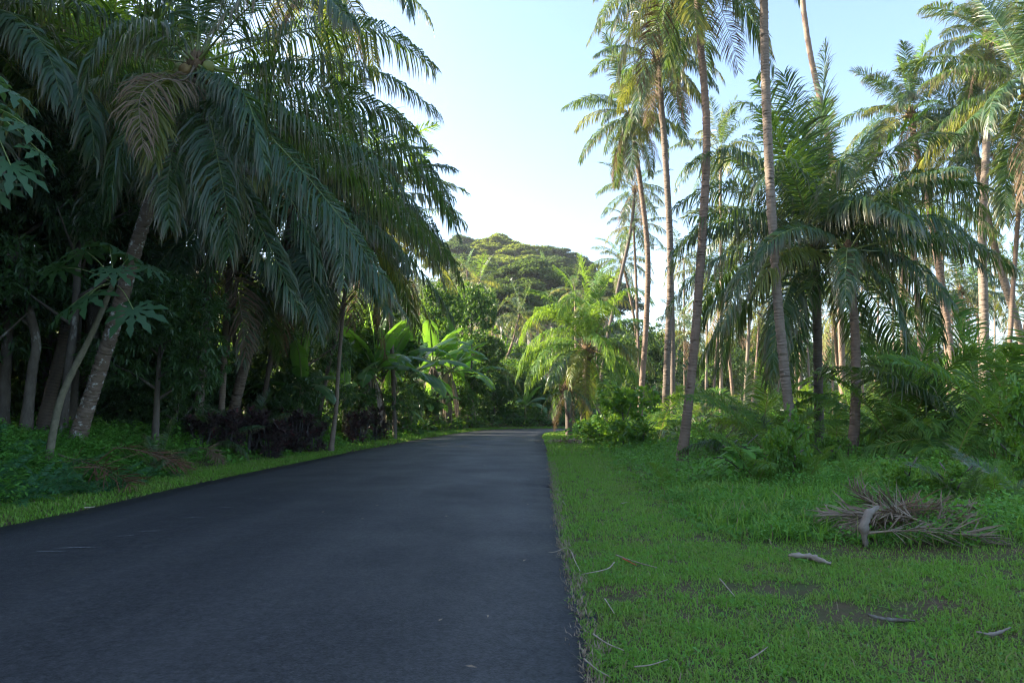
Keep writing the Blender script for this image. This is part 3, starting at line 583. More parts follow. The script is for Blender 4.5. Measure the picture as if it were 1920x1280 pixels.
palm('coconut palm with pale trunk leaning sharply left at the right edge', [(1920, 660), (1902, 590), (1872, 490), (1850, 400), (1832, 300), (1824, 240)], 32, (27, 24, 19), 3.9, nf=24, mat='trunk', group=RG, seed=36, nuts=3, dead=3, yellow=.3, emin=-66)
palm('coconut palm with low crown at the right edge, under the broad green fronds', [(1890, 720), (1898, 560), (1908, 420), (1912, 350)], 31, (19, 16, 14), 4.0, nf=24, mat='trunk_red', group=RG, seed=37, lod=1, yellow=.3, dead=1, emin=-60)
palm('coconut palm with a heavy dark brown skirt of dead fronds, mid distance right', [(1808, 740), (1806, 640), (1802, 545)], 42, (16, 15, 13), 3.3, nf=28, mat='trunk', group=RG, seed=38, lod=1, dead=10, emin=-88, yellow=.4)
palm('slender reddish coconut trunk left of the starry-crowned palm, crown behind dark fronds', [(1733, 740), (1724, 620), (1716, 500), (1706, 400)], 40, (22, 19, 16), 3.6, nf=22, mat='trunk_red', group=RG, seed=39, lod=1, yellow=.3, dead=2)
palm('thin straight pale coconut trunk second to the left of the starry-crowned palm', [(1694, 720), (1692, 580), (1690, 440)], 44, (18, 16, 14), 3.5, nf=22, mat='trunk_red', group=RG, seed=40, lod=1, yellow=.3, dead=2)
# short sunlit palm by the bend
C_F = [([(1070, 590, 35.6), (1035, 575, 35.0), (995, 600, 34.6), (975, 640, 34.4)], 'palm_young', .7),
       ([(1065, 620, 35.8), (1020, 625, 35.4), (985, 660, 35.2), (968, 710, 35.2)], 'palm_young', .9),
       ([(1060, 645, 35.4), (1030, 655, 34.6), (1000, 690, 34.2), (985, 740, 34.0)], 'palm_young', 1.),
       ([(1070, 660, 35.0), (1050, 680, 34.0), (1030, 720, 33.4)], 'palm', 1.),
       ([(1085, 580, 36.0), (1068, 530, 36.0), (1040, 500, 36.2)], 'palm_young', .4),
       ([(1098, 570, 36.0), (1095, 520, 36.0), (1088, 478, 36.0)], 'palm_young', .3),
       ([(1108, 570, 36.2), (1125, 515, 36.4), (1150, 485, 36.8)], 'palm_young', .4),
       ([(1120, 590, 36.0), (1160, 550, 36.0), (1200, 545, 36.0), (1225, 570, 36.0)], 'palm_young', .6),
       ([(1130, 620, 35.6), (1175, 605, 35.2), (1215, 625, 35.0), (1240, 665, 35.0)], 'palm', .9),
       ([(1125, 645, 35.2), (1160, 645, 34.4), (1190, 680, 34.0), (1200, 725, 34.0)], 'palm', 1.),
       ([(1095, 600, 35.0), (1085, 560, 34.0), (1065, 560, 33.4), (1050, 590, 33.0)], 'palm_young', .8),
       ([(1110, 600, 35.2), (1125, 570, 34.4), (1150, 575, 33.8), (1165, 610, 33.4)], 'palm_young', .8)]
palm('short stocky sunlit palm with arching yellow-green fronds where the road bends', [(1094, 812), (1098, 730), (1102, 655)], 36, (28, 28, 26), 5.0, nf=24, emin=-62, emax=78, ds=1.12, hero=C_F, mat='trunk_dark', seed=41, near=1, nuts=3, leafset='palm_young', yellow=.2)
palm('stubby brown palm stump with a ragged skirt and one orange-tipped frond, by the bend', [(1067, 818), (1066, 770), (1063, 732)], 38, (24, 24, 24), 2.2, nf=12, emin=-80, emax=40, mat='trunk_dark', seed=42, dead=6, lod=1, yellow=.6)

# ------------------------------------------------------------------ far palms
for k, (lab, u, v, dd, L, foot) in enumerate([
        ('distant sunlit palm crown above the bananas, left end of the bend', 925, 598, 62, 3.4, (915, 740)), ('distant palm with curved leaning trunk at the bend, beside the short sunlit palm', 974, 588, 66, 3.4, (944, 690)),
        ('low dark palm standing in the vines at the outside of the bend', 921, 692, 55, 3.0, (921, 760)), ('tall thin palm left of the hill trees, foot in the vines', 899, 528, 84, 3.6, (903, 720)),
        ('tiny palm high on the hill slope right of the umbrella trees', 1021, 500, 150, 4.2, (1019, 540)), ('distant palm peeping over the short sunlit palm from the right', 1118, 560, 60, 3.2, (1122, 740)),
        ('distant palm crown touching the hill foot right of the umbrella trees', 1078, 545, 75, 3.4, (1082, 740)), ('small distant palm at left foot of the hill beside dark fronds', 876, 505, 100, 3.8, (880, 640))]):
    palm(lab, [foot, ((foot[0]*.4+u*.6), foot[1]*.5+v*.5), (u, v)], dd, (11, 9, 8) if dd < 90 else (8, 7, 6), L, nf=18, lod=2 if dd > 55 else 1, mat='trunk_red', seed=60+k, yellow=.5, dead=1, emin=-55, group='distant palms around the bend')
ORD = ['first', 'second', 'third', 'fourth', 'fifth', 'sixth', 'seventh', 'eighth', 'ninth', 'tenth', 'eleventh', 'twelfth', 'thirteenth', 'fourteenth', 'fifteenth', 'sixteenth', 'seventeenth', 'eighteenth', 'nineteenth', 'twentieth', 'twenty-first', 'twenty-second', 'twenty-third', 'twenty-fourth', 'twenty-fifth', 'twenty-sixth', 'twenty-seventh', 'twenty-eighth', 'twenty-ninth', 'thirtieth']
fr_ = random.Random(5); far = []
for k in range(30):
    u = 1255 + k*23 + fr_.uniform(-12, 12); dd = fr_.uniform(38, 78); v = fr_.uniform(480, 640) if dd > 50 else fr_.uniform(420, 590); far.append((u, v, dd, fr_.uniform(-25, 25)))
for k, (u, v, dd, ln) in enumerate(sorted(far)):
    dd = clear_d(u, dd)
    palm(f'sunlit coconut palm in the far plantation, {ORD[k]} from the left among its trunks', [(u, 770 - 20*(dd > 60)), (u + ln*.5, (770+v)/2), (u + ln*.8, v)], dd, (560/dd, 500/dd, 420/dd), 3.7, nf=18, lod=2 if dd > 55 else 1, mat=['trunk', 'trunk_red', 'trunk_red'][k % 3], seed=80+k, yellow=.4, dead=2, emin=-65, group='palms of the far plantation')

# ------------------------------------------------------------------ young trunkless palms
YP = [(1682, 14.2, 3.0, 16, 'young palm with a fan of orange-stalked fronds, just right of the smooth brown palm foot'), (1850, 13.5, 3.9, 15, 'large young palm with tall upright fronds near the right edge'),
      (1925, 12, 3.5, 13, 'young palm cut by the right edge with long green fronds'), (1438, 14.5, 2.3, 9, 'young palm with upright bright fronds left of the tall bare trunk'), (1422, 18, 2.8, 10, 'young palm behind the large-leaved bush'),
      (1770, 11.5, 1.7, 8, 'small young palm at the back of the dead frond heap'), (1232, 23, 2.8, 10, 'young palm between the two straight trunks left of the thick-footed one'), (1195, 27, 2.8, 10, 'young palm right of the yellow-green shrub'),
      (1335, 20, 2.5, 10, 'young palm right behind the thick-footed trunk'), (1560, 19, 2.3, 9, 'young palm between the dark trunk and the smooth brown foot'), (1640, 21, 2.6, 10, 'young palm behind the fan of orange stalks, to its left'),
      (1290, 27, 3.0, 10, 'young palm seen left behind the thick-footed trunk'), (1385, 25, 3.2, 10, 'young palm in shade under the left side of the big spreading palm'), (1500, 23, 3.0, 10, 'young palm in shade right behind the tall bare trunk'),
      (1725, 22, 3.0, 10, 'young palm in the second row right of the fan of orange stalks'), (1800, 25, 3.4, 10, 'young palm in the second row below the brown-skirted palm'), (1150, 31, 2.4, 8, 'young palm directly behind the yellow-green shrub'),
      (1465, 17, 2.0, 8, 'young palm right at the foot of the tall bare trunk'), (1905, 20, 3.2, 10, 'young palm in the second row at the right edge'), (1600, 26, 3.2, 10, 'young palm far back behind the smooth brown foot'),
      (1340, 33, 3.4, 10, 'young palm in the third row right of the thick-footed trunk'), (1440, 34, 3.4, 10, 'young palm in the third row left of the dark short trunk'), (1690, 33, 3.4, 10, 'young palm in the third row behind the fan of orange stalks'), (1860, 34, 3.6, 10, 'young palm in the third row behind the large upright one')]
for k, (u, d, L, n, lab) in enumerate(YP): young_palm(lab, u, d*1.2, L*1.15, n, 200+k, lod=0 if d < 20 else 1)
for k, (u, d, L, n, lab) in enumerate([(1588, 11.6, .8, 4, 'tiny coconut seedling with a yellowing leaf left of the dead frond heap'), (1795, 9.4, .95, 5, 'coconut seedling with broad pleated leaf right of the dead frond heap'), (1850, 9.3, 1.1, 6, 'coconut seedling with arching leaves above the dark husk'),
        (1905, 9.0, 1.0, 5, 'coconut seedling at the right edge in the weeds'), (1252, 13.2, .9, 5, 'small seedling with one yellow leaf left of the thick palm foot'), (1500, 12.5, 1.1, 6, 'coconut seedling right of the large-leaved bush'), (1410, 12.8, 1.3, 6, 'upright coconut seedling among the bush leaves')]):
    young_palm(lab, u, d, L, n, 300+k, 'coconut seedlings in the weeds', emin=25, name='coconut_seedling')
for k, (u, d, L, n, lab) in enumerate([(305, 15.5, 1.3, 7, 'young green palm beside the brown dead fronds on the left'), (470, 22, 2., 8, 'young palm in shade behind the purple shrubs'), (400, 19.5, 1.7, 7, 'young palm under the shaggy trunk on the left')]):
    young_palm(lab, u, d, L, n, 320+k, 'young palms under the left trees', ms='palm')

# ------------------------------------------------------------------ broadleaf crowns
def crown_mesh(name, mat, R, n, ll, lw, seed, shell=.35, squash=(1, 1, 1), whorl=8, droop=.6, lumps=9, bottom=-1.):
    """leaf whorls spread through a lumpy crown volume"""
    r = np.random.default_rng(seed); lc = randdir(lumps, r)*r.uniform(.35, .75, (lumps, 1)); lr = r.uniform(.3, .55, lumps)
    k = n//whorl; w = r.integers(0, lumps, k); c = lc[w] + randdir(k, r)*(lr[w]*(shell + (1-shell)*r.random(k)**.4))[:, None]
    c = c[c[:, 2] > bottom]; k = len(c); c = c*R*np.array(squash); out = nrm(c + randdir(k, r)*R*.4)
    C = np.repeat(c, whorl, 0) + r.normal(0, ll*.12, (k*whorl, 3)); A = nrm(np.repeat(out, whorl, 0)*.5 + randdir(k*whorl, r) + np.array([0, 0, -droop*.6]))
    Nn = nrm(np.array([0, 0, 1.]) + .7*randdir(k*whorl, r)); V, T = leaves(C, A, Nn, ll*r.uniform(.7, 1.2, k*whorl), lw*r.uniform(.75, 1.15, k*whorl))
    return build(name, V, None, T, [mat])
CR = {}
for k in range(3):
    CR['mango', k] = crown_mesh('crown', 'mango', 2.0, 7200, .24, .058, 400+k, droop=1.2)
    CR['forest', k] = crown_mesh('crown', 'forest', 3.6, 9000, .34, .17, 410+k, droop=.5)
    CR['vine', k] = crown_mesh('crown', 'vine', 2.2, 15000, .15, .12, 420+k, droop=.9, shell=.75)
    CR['bush', k] = crown_mesh('foliage', 'shrub', 1.0, 1800, .17, .11, 430+k, droop=.5, shell=.6)
def branch_mesh(path, r0, r1, seed, limbs=5, h0=.5, spread=1.2, mat='bark', sides=9):
    rr = np.random.default_rng(seed); mb = MB(); pa = smooth_path(path, 24); rad = np.linspace(r0, r1, 24)*(1 + .5*np.exp(-np.linspace(0, 12, 24)))*rr.uniform(.94, 1.06, 24)
    V, Q, T, _ = tube(pa, rad, sides); mb.add(V, Q, T); L = np.linalg.norm(pa[-1]-pa[0])
    for k in range(limbs):
        i = int(24*min(.97, h0 + (1-h0)*(k+.3)/limbs)); a = k*2.4 + seed; l = spread*rr.uniform(.7, 1.2)
        p = np.array([pa[i], pa[i] + [cos(a)*l*.5, sin(a)*l*.5, l*.35], pa[i] + [cos(a)*l, sin(a)*l, l*rr.uniform(.5, .9)]])
        V, Q, T, _ = tube(smooth_path(p, 8), np.linspace(rad[i]*.6, .012, 8), 6); mb.add(V, Q, T)
    return mb.mesh('trunk', [mat], smooth=True)
def tree(label, x, y, h, kind, sc, k=0, r0=.16, lean=(0, 0), name='broadleaf_tree', group=None, cz=None, mat='bark', seed=0):
    """trunk with limbs and one crown; h is the height of the crown's middle"""
    z = Hs(x, y); t = thing(name, label, 'tree', (x, y, z), group); s3 = sc if isinstance(sc, tuple) else (sc, sc, sc)
    R_ = {'mango': 2., 'forest': 3.6, 'vine': 2.2}[kind]
    link('trunk', branch_mesh([(0, 0, -.15), (lean[0]*.3, lean[1]*.3, h*.4), (lean[0], lean[1], h)], r0, r0*.4, seed, 6, .45, R_*s3[0]*.6, mat), t)
    link('crown', CR[kind, k % 3], t, (lean[0], lean[1], h), (0, 0, seed*1.3), s3); return t
FG = 'dark broadleaf trees behind the left palms'
def px_tree(label, u, v, d, kind, sc, k, **kw):
    d = clear_d(u, d, 2.); p = P(u, v, d); tree(label, p[0], d, max(.6, p[2]-Hs(p[0], d)), kind, sc, k, group=FG, **kw)
px_tree('dark mango tree with drooping narrow leaves right of the leaning palm trunk', 300, 640, 17.5, 'mango', .95, 0, seed=1, r0=.1)
px_tree('dark mango tree filling the far left edge behind the papaya leaves', 30, 420, 16.5, 'mango', 1.35, 1, seed=2, r0=.16)
px_tree('dark mango tree behind the top of the papaya', 160, 380, 19, 'mango', 1.4, 2, seed=3, r0=.14)
px_tree('mango branch mass low at the left edge above the ferns', -60, 560, 15, 'mango', 1.1, 0, seed=4, r0=.13)
px_tree('leafy tree hung with sunlit vines seen through the gap right of the leaning trunk', 312, 480, 29, 'vine', (.62, .62, 1.35), 0, seed=5, r0=.12)
px_tree('vine-hung tree behind the bananas, left of the bend', 830, 600, 40, 'vine', (1.0, 1.0, 1.15), 1, seed=6)
px_tree('slim tree wrapped in vines against the hill, above the bananas', 884, 600, 48, 'vine', (.8, .8, 1.3), 2, seed=7)
px_tree('sunlit vine-covered tree between the grey trunks on the left', 470, 600, 31, 'vine', (1.2, 1.2, 1.3), 0, seed=8)
px_tree('dark tree low behind the crossing slender trunks', 620, 640, 33, 'forest', .75, 1, seed=9)
px_tree('dark tree behind the bananas under the drooping crown', 720, 620, 37, 'forest', .8, 2, seed=10)
px_tree('dark leafy tree behind the shaggy trunk', 370, 600, 24, 'mango', 1.2, 1, seed=11)
px_tree('dark leafy tree behind the purple shrubs', 560, 660, 26, 'mango', 1.25, 2, seed=12)
px_tree('dark leafy tree behind the trunk pair at far left', 95, 600, 22, 'mango', 1.2, 0, seed=13)
px_tree('dark leafy tree low between leaning trunk and shaggy trunk', 230, 700, 21, 'mango', 1., 1, seed=14)
US = [(70, 24, .8), (150, 25, .85), (215, 23, .8), (285, 24.5, .9), (345, 23.5, .8), (405, 25, .9), (455, 25.5, .9), (505, 26, .9), (550, 27, .95), (600, 28, .95), (645, 31, 1.), (690, 34, 1.05), (735, 37, 1.1), (785, 39, 1.1), (20, 22, .8), (250, 20, .6), (335, 19.5, .55), (545, 24, .6)]
for k, (u, d, s) in enumerate(US):
    d = clear_d(u, d, 2.2*s)
    x = (u-960)/FPX*d; tree(f'dark leafy understorey shrub between the left trunks, {ORD[k]} along the row', x, d, 1.25*s, 'mango', (s, s, s*.8), k, name='understorey_shrub', group='understorey shrubs under the left palms', seed=140+k, r0=.05)
ff = random.Random(3)
SHADE_TREES = [(-13, 21, 9.5, 1.), (-17, 26, 12, 1.15), (-13.5, 26, 11.5, 1.0), (-20, 27.5, 13, 1.1), (-19, 24, 8, 1.1), (-25, 27, 14, 1.2), (-22, 18, 12, 1.2), (-28, 25, 14, 1.3), (-34, 26, 15, 1.2),
        (-16, 15, 10, 1.), (-21, 10, 12, 1.2), (-27, 16, 14, 1.3), (-36, 20, 15, 1.3), (-19, 4, 12, 1.2), (-27, 6, 14, 1.3), (-15, 9, 10, 1.0), (-24, 22, 10, 1.2), (-17, 19, 7, 1.), (-16, -3, 11, 1.2), (-24, -2, 13, 1.3), (-13, 3.5, 9, 1.), (-13, 6, 4, 1.), (-15, 10, 4, 1.1), (-17, 5, 4.5, 1.2), (-19, 13, 4, 1.2), (-14, -1, 4.5, 1.1), (-20, 0, 5, 1.2), (-12.5, -6, 6, 1.2), (-18, -8, 8, 1.3), (-23, 8, 5, 1.3), (-24, 14, 5, 1.3), (-21, 21, 4.5, 1.2), (-16, 23, 4, 1.)]  # mostly out of view; added to keep the sun off road and verge
for k, (x, y, h, s) in enumerate(SHADE_TREES):
    tree('dark forest tree left of the road, added for its shade, mostly out of view', x, y, h, 'forest', (s, s, s*1.5), k, name='forest_tree', group='forest trees added on the left for shade', seed=30+k, r0=.25)
# vine-smothered bushes by the bend
VB = [(880, 728, 40, .95, 'vine-smothered bush right of the banana clump'), (925, 745, 44, 1.05, 'vine-smothered bush left of the small banana at the bend'), (960, 735, 58, 1.3, 'dark bush behind the small banana at the bend'), (1010, 750, 59, 1.05, 'dark bush at the end of the road, outside the bend'),
      (1045, 752, 60, 1.05, 'dark bush at the end of the road behind the stubby stump'), (845, 750, 37, .85, 'dark bush between the last bananas'), (905, 680, 52, 1.4, 'tall vine mound above the bend, left of the low dark palm'), (985, 700, 68, 1.5, 'vine mound behind the bend below the distant palms'), (1080, 735, 66, 1.5, 'dark bush outside the bend seen under the short palm'), (1140, 745, 62, 1.4, 'bush outside the bend behind the thin grey trunk')]
for k, (u, v, d, s, lab) in enumerate(VB):
    d = clear_d(u, d, 2.4*s)
    p = P(u, v, d); z = Hs(p[0], d); t = thing('vine_bush', lab, 'bush', (p[0], d, z), 'vine-covered bushes around the bend'); hh = p[2]-z
    link('stem', branch_mesh([(0, 0, -.1), (.1, 0, hh*.5), (0, .1, hh)], .07, .03, k, 5, .3, 1.), t); link('foliage', CR['vine', k % 3], t, (0, 0, hh), (0, 0, k*1.1), (s, s, s*.95))

# ------------------------------------------------------------------ hill trees
def umbrella_mesh(seed, R, mat, pads=20, hgt=.42):
    r = np.random.default_rng(seed); mb = MB()
    for k in range(pads):
        a = k*2.4 + r.uniform(-.3, .3); q = R*.78*math.sqrt((k+.3)/pads); c = np.array([cos(a)*q, sin(a)*q, R*hgt*(1-(q/R)**1.6)*1.2 + r.uniform(-.13, .13)*R]); pr = R*r.uniform(.16, .32); n = int(310*pr)
        th = r.uniform(0, 2*pi, n); rr = pr*np.sqrt(r.random(n)); bump = np.sin(th*3 + k)*.15 + 1
        C = c + np.c_[np.cos(th)*rr*bump, np.sin(th)*rr, .3*pr*(1-(rr/pr)**2) + r.normal(0, .10*pr, n)]
        V, T = leaves(C, nrm(np.c_[np.cos(th), np.sin(th), r.normal(-.1, .35, n)] + .8*randdir(n, r)), nrm(np.array([0, 0, 1.]) + .6*randdir(n, r)), .5, .36); mb.add(V, None, T)
    return mb.mesh('crown', [mat])
def umb_trunk(seed, h, R, r0):
    rr = np.random.default_rng(seed); mb = MB(); pa = smooth_path([(0, 0, -.5), (.2, 0, h*.3), (0, .2, h*.55)], 8); V, Q, T, _ = tube(pa, np.linspace(r0, r0*.7, 8), 7); mb.add(V, Q, T)
    for k in range(7):
        a = k*.9 + rr.uniform(-.2, .2); q = R*rr.uniform(.35, .8); e = np.array([cos(a)*q, sin(a)*q, h + R*.2*(1-q/R)])
        V, Q, T, _ = tube(smooth_path([pa[-1], pa[-1]*.5 + e*.5 + [0, 0, -.04*h], e], 7), np.linspace(r0*.55, .05, 7), 5); mb.add(V, Q, T)
    return mb.mesh('trunk', ['bark_pale'])
UMB = [umbrella_mesh(500+k, 8., 'albizia') for k in range(4)]; UMD = [umbrella_mesh(520+k, 8., 'farleaf', 26, .7) for k in range(3)]
HT = [(930, 462, 185, 1.05, 0, 'broad umbrella tree crowning the hill top'), (900, 482, 180, .95, 0, 'umbrella tree at the left end of the hill crest'), (968, 482, 178, 1.15, 0, 'umbrella tree just right below the hill top'), (925, 505, 160, 1.1, 0, 'umbrella tree on the middle of the slope, left'),
      (975, 512, 158, 1.1, 0, 'umbrella tree on the middle of the slope, right'), (1000, 498, 172, .9, 0, 'umbrella tree right below the crest'), (925, 535, 130, .95, 0, 'low umbrella tree with pale trunk, left on the hill'), (965, 532, 128, 1.05, 0, 'low wide umbrella tree with forked pale trunk, hill centre'), (1012, 528, 135, 1.0, 0, 'low umbrella tree at the right of the hill'),
      (1040, 505, 185, 1.0, 1, 'dark tree on the hill skyline where it falls to the right'), (1065, 515, 188, 1.0, 1, 'dark tree on the skyline, second down the right fall'), (1090, 528, 190, .95, 1, 'dark tree at the right foot of the skyline'), (1050, 535, 150, 1.0, 1, 'dark tree low on the right slope'), (868, 482, 190, 1.0, 1, 'dark tree on the skyline left of the hill top'), (850, 505, 165, 1.0, 1, 'dark tree left on the hill beside dark fronds'), (890, 540, 130, .9, 1, 'dark tree below the left end of the crest'),
      (940, 560, 112, .9, 1, 'dark tree at the hill foot above the distant palms'), (990, 560, 110, .95, 1, 'dark tree at the hill foot behind the distant palms, right'), (1035, 565, 115, .9, 1, 'dark tree at the hill foot behind the short sunlit palm'), (1090, 570, 120, .95, 1, 'dark tree at the hill foot right of the short palm'), (1130, 585, 130, 1., 1, 'dark tree on level ground right of the hill foot'),
      (912, 470, 178, .7, 0, 'small umbrella tree left of the hill-top tree'), (952, 470, 182, .75, 0, 'small umbrella tree right of the hill-top tree'), (985, 488, 184, .8, 0, 'umbrella tree on the crest where it starts to fall right'), (945, 496, 168, .7, 0, 'small umbrella tree in the middle of the slope'), (1020, 507, 176, .75, 1, 'dark tree on the crest halfway down the right fall'),
      (905, 512, 150, .7, 0, 'small umbrella tree at the left of the slope'), (950, 522, 142, .7, 0, 'small umbrella tree above the forked pale trunk'), (1000, 520, 148, .75, 1, 'dark tree right of the slope centre'), (1035, 522, 160, .8, 1, 'dark tree low under the right skyline'), (880, 520, 150, .75, 1, 'dark tree left below the crest'),
      (900, 585, 92, .75, 1, 'dark tree beneath the tall thin palm at the hill foot'), (955, 600, 88, .7, 1, 'dark tree filling in between the two distant palms'), (1015, 610, 90, .75, 1, 'dark tree behind the left fronds of the short palm')]
for k, (u, v, d, s, kind, lab) in enumerate(HT):
    p = P(u, v, d); z = Hs(p[0], d); h = p[2]-z
    if h < 4: d2 = d; h = 4.
    h = min(h, 13); t = thing('hill_tree', lab, 'tree', (p[0], d, p[2]-h if p[2]-h > z else z), 'trees on the hill')
    if t.location[2] > z + .3: t.location[2] = z; h = p[2]-z
    link('trunk', umb_trunk(k, h, 8*s*.8, .35), t); link('crown', (UMD[k % 3] if kind else UMB[k % 4]), t, (0, 0, h-1.2*s), (0, 0, k*1.7), (s, s, s*(.95 if kind else .8)))
# rough growth clothing the hill, and low growth far on the right
C = []; r = np.random.default_rng(77)
nn_ = 26000; x = r.uniform(-75, 75, nn_); y = 78 + 150*r.random(nn_)**.8; z = H(x, y); k_ = (z > .6); x, y, z = x[k_], y[k_], z[k_]
Cc = np.c_[x, y, z + r.uniform(0, 2.8, len(x))*(.6 + .4*wob(x, y, .2))]; V, T = leaves(Cc, randdir(len(x), r), nrm(np.array([0, -.3, 1.]) + .8*randdir(len(x), r)), r.uniform(.8, 1.6, len(x)), r.uniform(.6, 1., len(x)))
tag(link('hill_growth', build('hill_growth', V, None, T, ['farleaf'])), 'dense green growth covering the hill between the trees', 'undergrowth', kind='stuff')
FT = 'low trees along the far side of the plantation'
for k in range(16):
    u = 1180 + k*52; d = clear_d(u, 62 + (k*37 % 45), 4); x = (u-960)/FPX*d
    tree(f'low green tree closing off the far plantation, {ORD[k]} from the left', x, d, 4.2 + (k % 3)*1.3, 'forest', (1.25, 1.25, 1.1), k, name='far_tree', group=FT, seed=70+k)

# ------------------------------------------------------------------ bananas
def banana_leaf(seed, e0, bend, torn=.5, L=1., W_=.13):
    r = np.random.default_rng(seed); n = 22; pa = arc_path(e0, bend, L, 1.3, n); T = nrm(np.gradient(pa, axis=0)); Sd = np.array([0, 1., 0]); Nn = np.cross(T, Sd)*-1; mb = MB(); s = np.linspace(0, 1, n)
    Nn = np.where(Nn[:, 2:3] < 0, -Nn, Nn) if e0 < 60 else np.cross(Sd, T)*-1
    V, Q, Tt, _ = tube(pa, L*.014*(1-s)**.7 + .002, 4, False); mb.add(V, Q, None, 1)
    wp = W_*L*np.interp(s, [0, .13, .16, .3, .6, .85, 1], [0, 0, .55, .95, 1, .75, .05])
    for sg in (-1, 1):
        dro = .25; i = 3
        while i < n-1:
            step = 1 if r.random() < torn else int(r.integers(2, 5)); j = min(n-1, i+step); dr_ = dro + r.normal(0, .28)*torn; idx = np.arange(i, j+1); VV = []
            for c in (0, .5, 1): VV.append(pa[idx] + sg*Sd*wp[idx, None]*c*cos(dr_*.5) + T[idx]*wp[idx, None]*.18*c + Nn[idx]*(.10*wp[idx, None]*math.sin(pi*c)) + GRAV*(wp[idx, None]*c*c*max(0, dr_)))
            m = len(idx); VV = np.concatenate(VV); Q = [[a+b*m, a+1+b*m, a+1+(b+1)*m, a+(b+1)*m] for b in (0, 1) for a in range(m-1)]; mb.add(VV, Q); i = j
    return mb
BL = {}
def bl(cls, k, ms):
    key = (cls, k, ms)
    if key not in BL:
        e0, bd, tn = [(84, 14, .1), (66, 50, .35), (45, 78, .5), (22, 85, .6), (-62, 24, 1.)][cls]
        BL[key] = banana_leaf(cls*31+k*7+1, e0, bd, tn, W_=.05 if cls == 4 else .13).mesh('leaf', {'g': ['banana', 'petiole'], 'n': ['banana_new', 'petiole'], 'd': ['banana_dead', 'rachis_dead']}[ms])
    return BL[key]
def skirt_mesh(seed, h, r0):
    r = np.random.default_rng(seed); mb = MB()
    for k in range(110):
        a = r.uniform(0, 2*pi); z0 = h*r.uniform(.45, 1.); l = h*r.uniform(.3, .75); o = np.array([cos(a), sin(a), 0]); sd_ = np.array([-sin(a), cos(a), 0]); m = 6; s = np.linspace(0, 1, m)
        p = o*(r0 + .02 + .26*np.sin(s*2.4)[:, None]*r.uniform(.3, 1.1)) + np.array([0, 0, 1.])*(z0 - l*s**1.2)[:, None]; w = .055*r.uniform(.5, 1.4)*np.sin(.35 + s*2.6)[:, None] + .008; tw = sd_*np.cos(s*2*r.normal())[:, None] + o*np.sin(s*2*r.normal())[:, None]
        V = np.concatenate([p-tw*w, p+tw*w]); V[:, 2] = np.maximum(V[:, 2], .03); mb.add(V, [[q, q+1, q+1+m, q+m] for q in range(m-1)])
    return mb.mesh('dead_leaf_skirt', ['banana_dead'])
def banana(label, u, d, hs, L, n=9, seed=0, skirt=True, lean=0., v0=None):
    d1 = clear_d(u, d, 1.7); hs *= 1.06*(d1/d)**.6; L *= 1.1*(d1/d)**.6; d = d1; rr = random.Random(seed); x = (u-960)/FPX*d; z = Hs(x, d); t = thing('banana_plant', label, 'banana plant', (x, d, z), 'banana plants on the left verge')
    s = np.linspace(0, 1, 10); pa = np.c_[lean*s**1.5, 0*s, s*hs - .05]; V, Q, T, _ = tube(pa, np.interp(s, [0, .2, 1], [.15, .12, .06]), 10); link('pseudostem', build('pseudostem', V, Q, T, ['pseudo'], smooth=True), t)
    if skirt: link('dead_leaf_skirt', skirt_mesh(seed, hs*.98, .1), t)
    for q in range(n):
        f = (q+.5)/n; cls = 0 if f < .16 else 1 if f < .42 else 2 if f < .74 else 3; az = q*2.39996 + seed*.9 + rr.uniform(-.3, .3)
        link('leaf', bl(cls, rr.randrange(2), 'n' if cls == 0 else 'g'), t, (lean, 0, hs-.12), (rr.uniform(-.1, .1), rr.uniform(-.1, .1), az), L*rr.uniform(.85, 1.12))
    if skirt:
        for q in range(3): link('leaf', bl(4, q % 2, 'd'), t, (lean, 0, hs-.2), (0, 0, q*2.2+seed), L*.8)
    return t
banana('banana plant with bulky grey skirt of dead leaves, leftmost of the clump by the road', 690, 31.5, 2.9, 2.9, 13, 1, lean=.3)
banana('banana plant with tattered skirt in the middle of the clump', 763, 33, 2.7, 3.0, 14, 2, lean=.1)
banana('banana plant with thin stem and hanging flower at the right of the clump', 838, 36.5, 3.2, 3.1, 13, 3, lean=.3)
banana('banana plant reaching highest behind the clump, sunlit leaf tips', 812, 38, 3.8, 3.1, 9, 4)
banana('banana plant standing back between the left and middle ones', 732, 36, 3.4, 2.8, 9, 5)
banana('low leafy banana sucker at the foot of the clump', 800, 34.5, 1.3, 1.8, 7, 6, skirt=False)
banana('lone banana plant with one tall upright pale leaf behind the purple shrubs', 566, 22.5, 1.9, 1.9, 6, 7, skirt=False)
banana('small bluish banana plant at the outside of the bend', 985, 54, 1.4, 2.3, 8, 8, skirt=False)
banana('low dark banana plant between the slender crossing trunks and the clump', 648, 30, 1.7, 1.9, 7, 9, skirt=False)

banana('banana plant with broad leaves at the far right end of the clump, over the vines', 872, 40, 2.8, 2.9, 10, 10)
banana('banana plant with drooping leaves close behind the leftmost skirted one', 665, 34, 2.9, 2.8, 10, 11)
banana('low banana sucker left of the tattered middle plant', 728, 31.5, 1.2, 1.9, 7, 12, skirt=False)
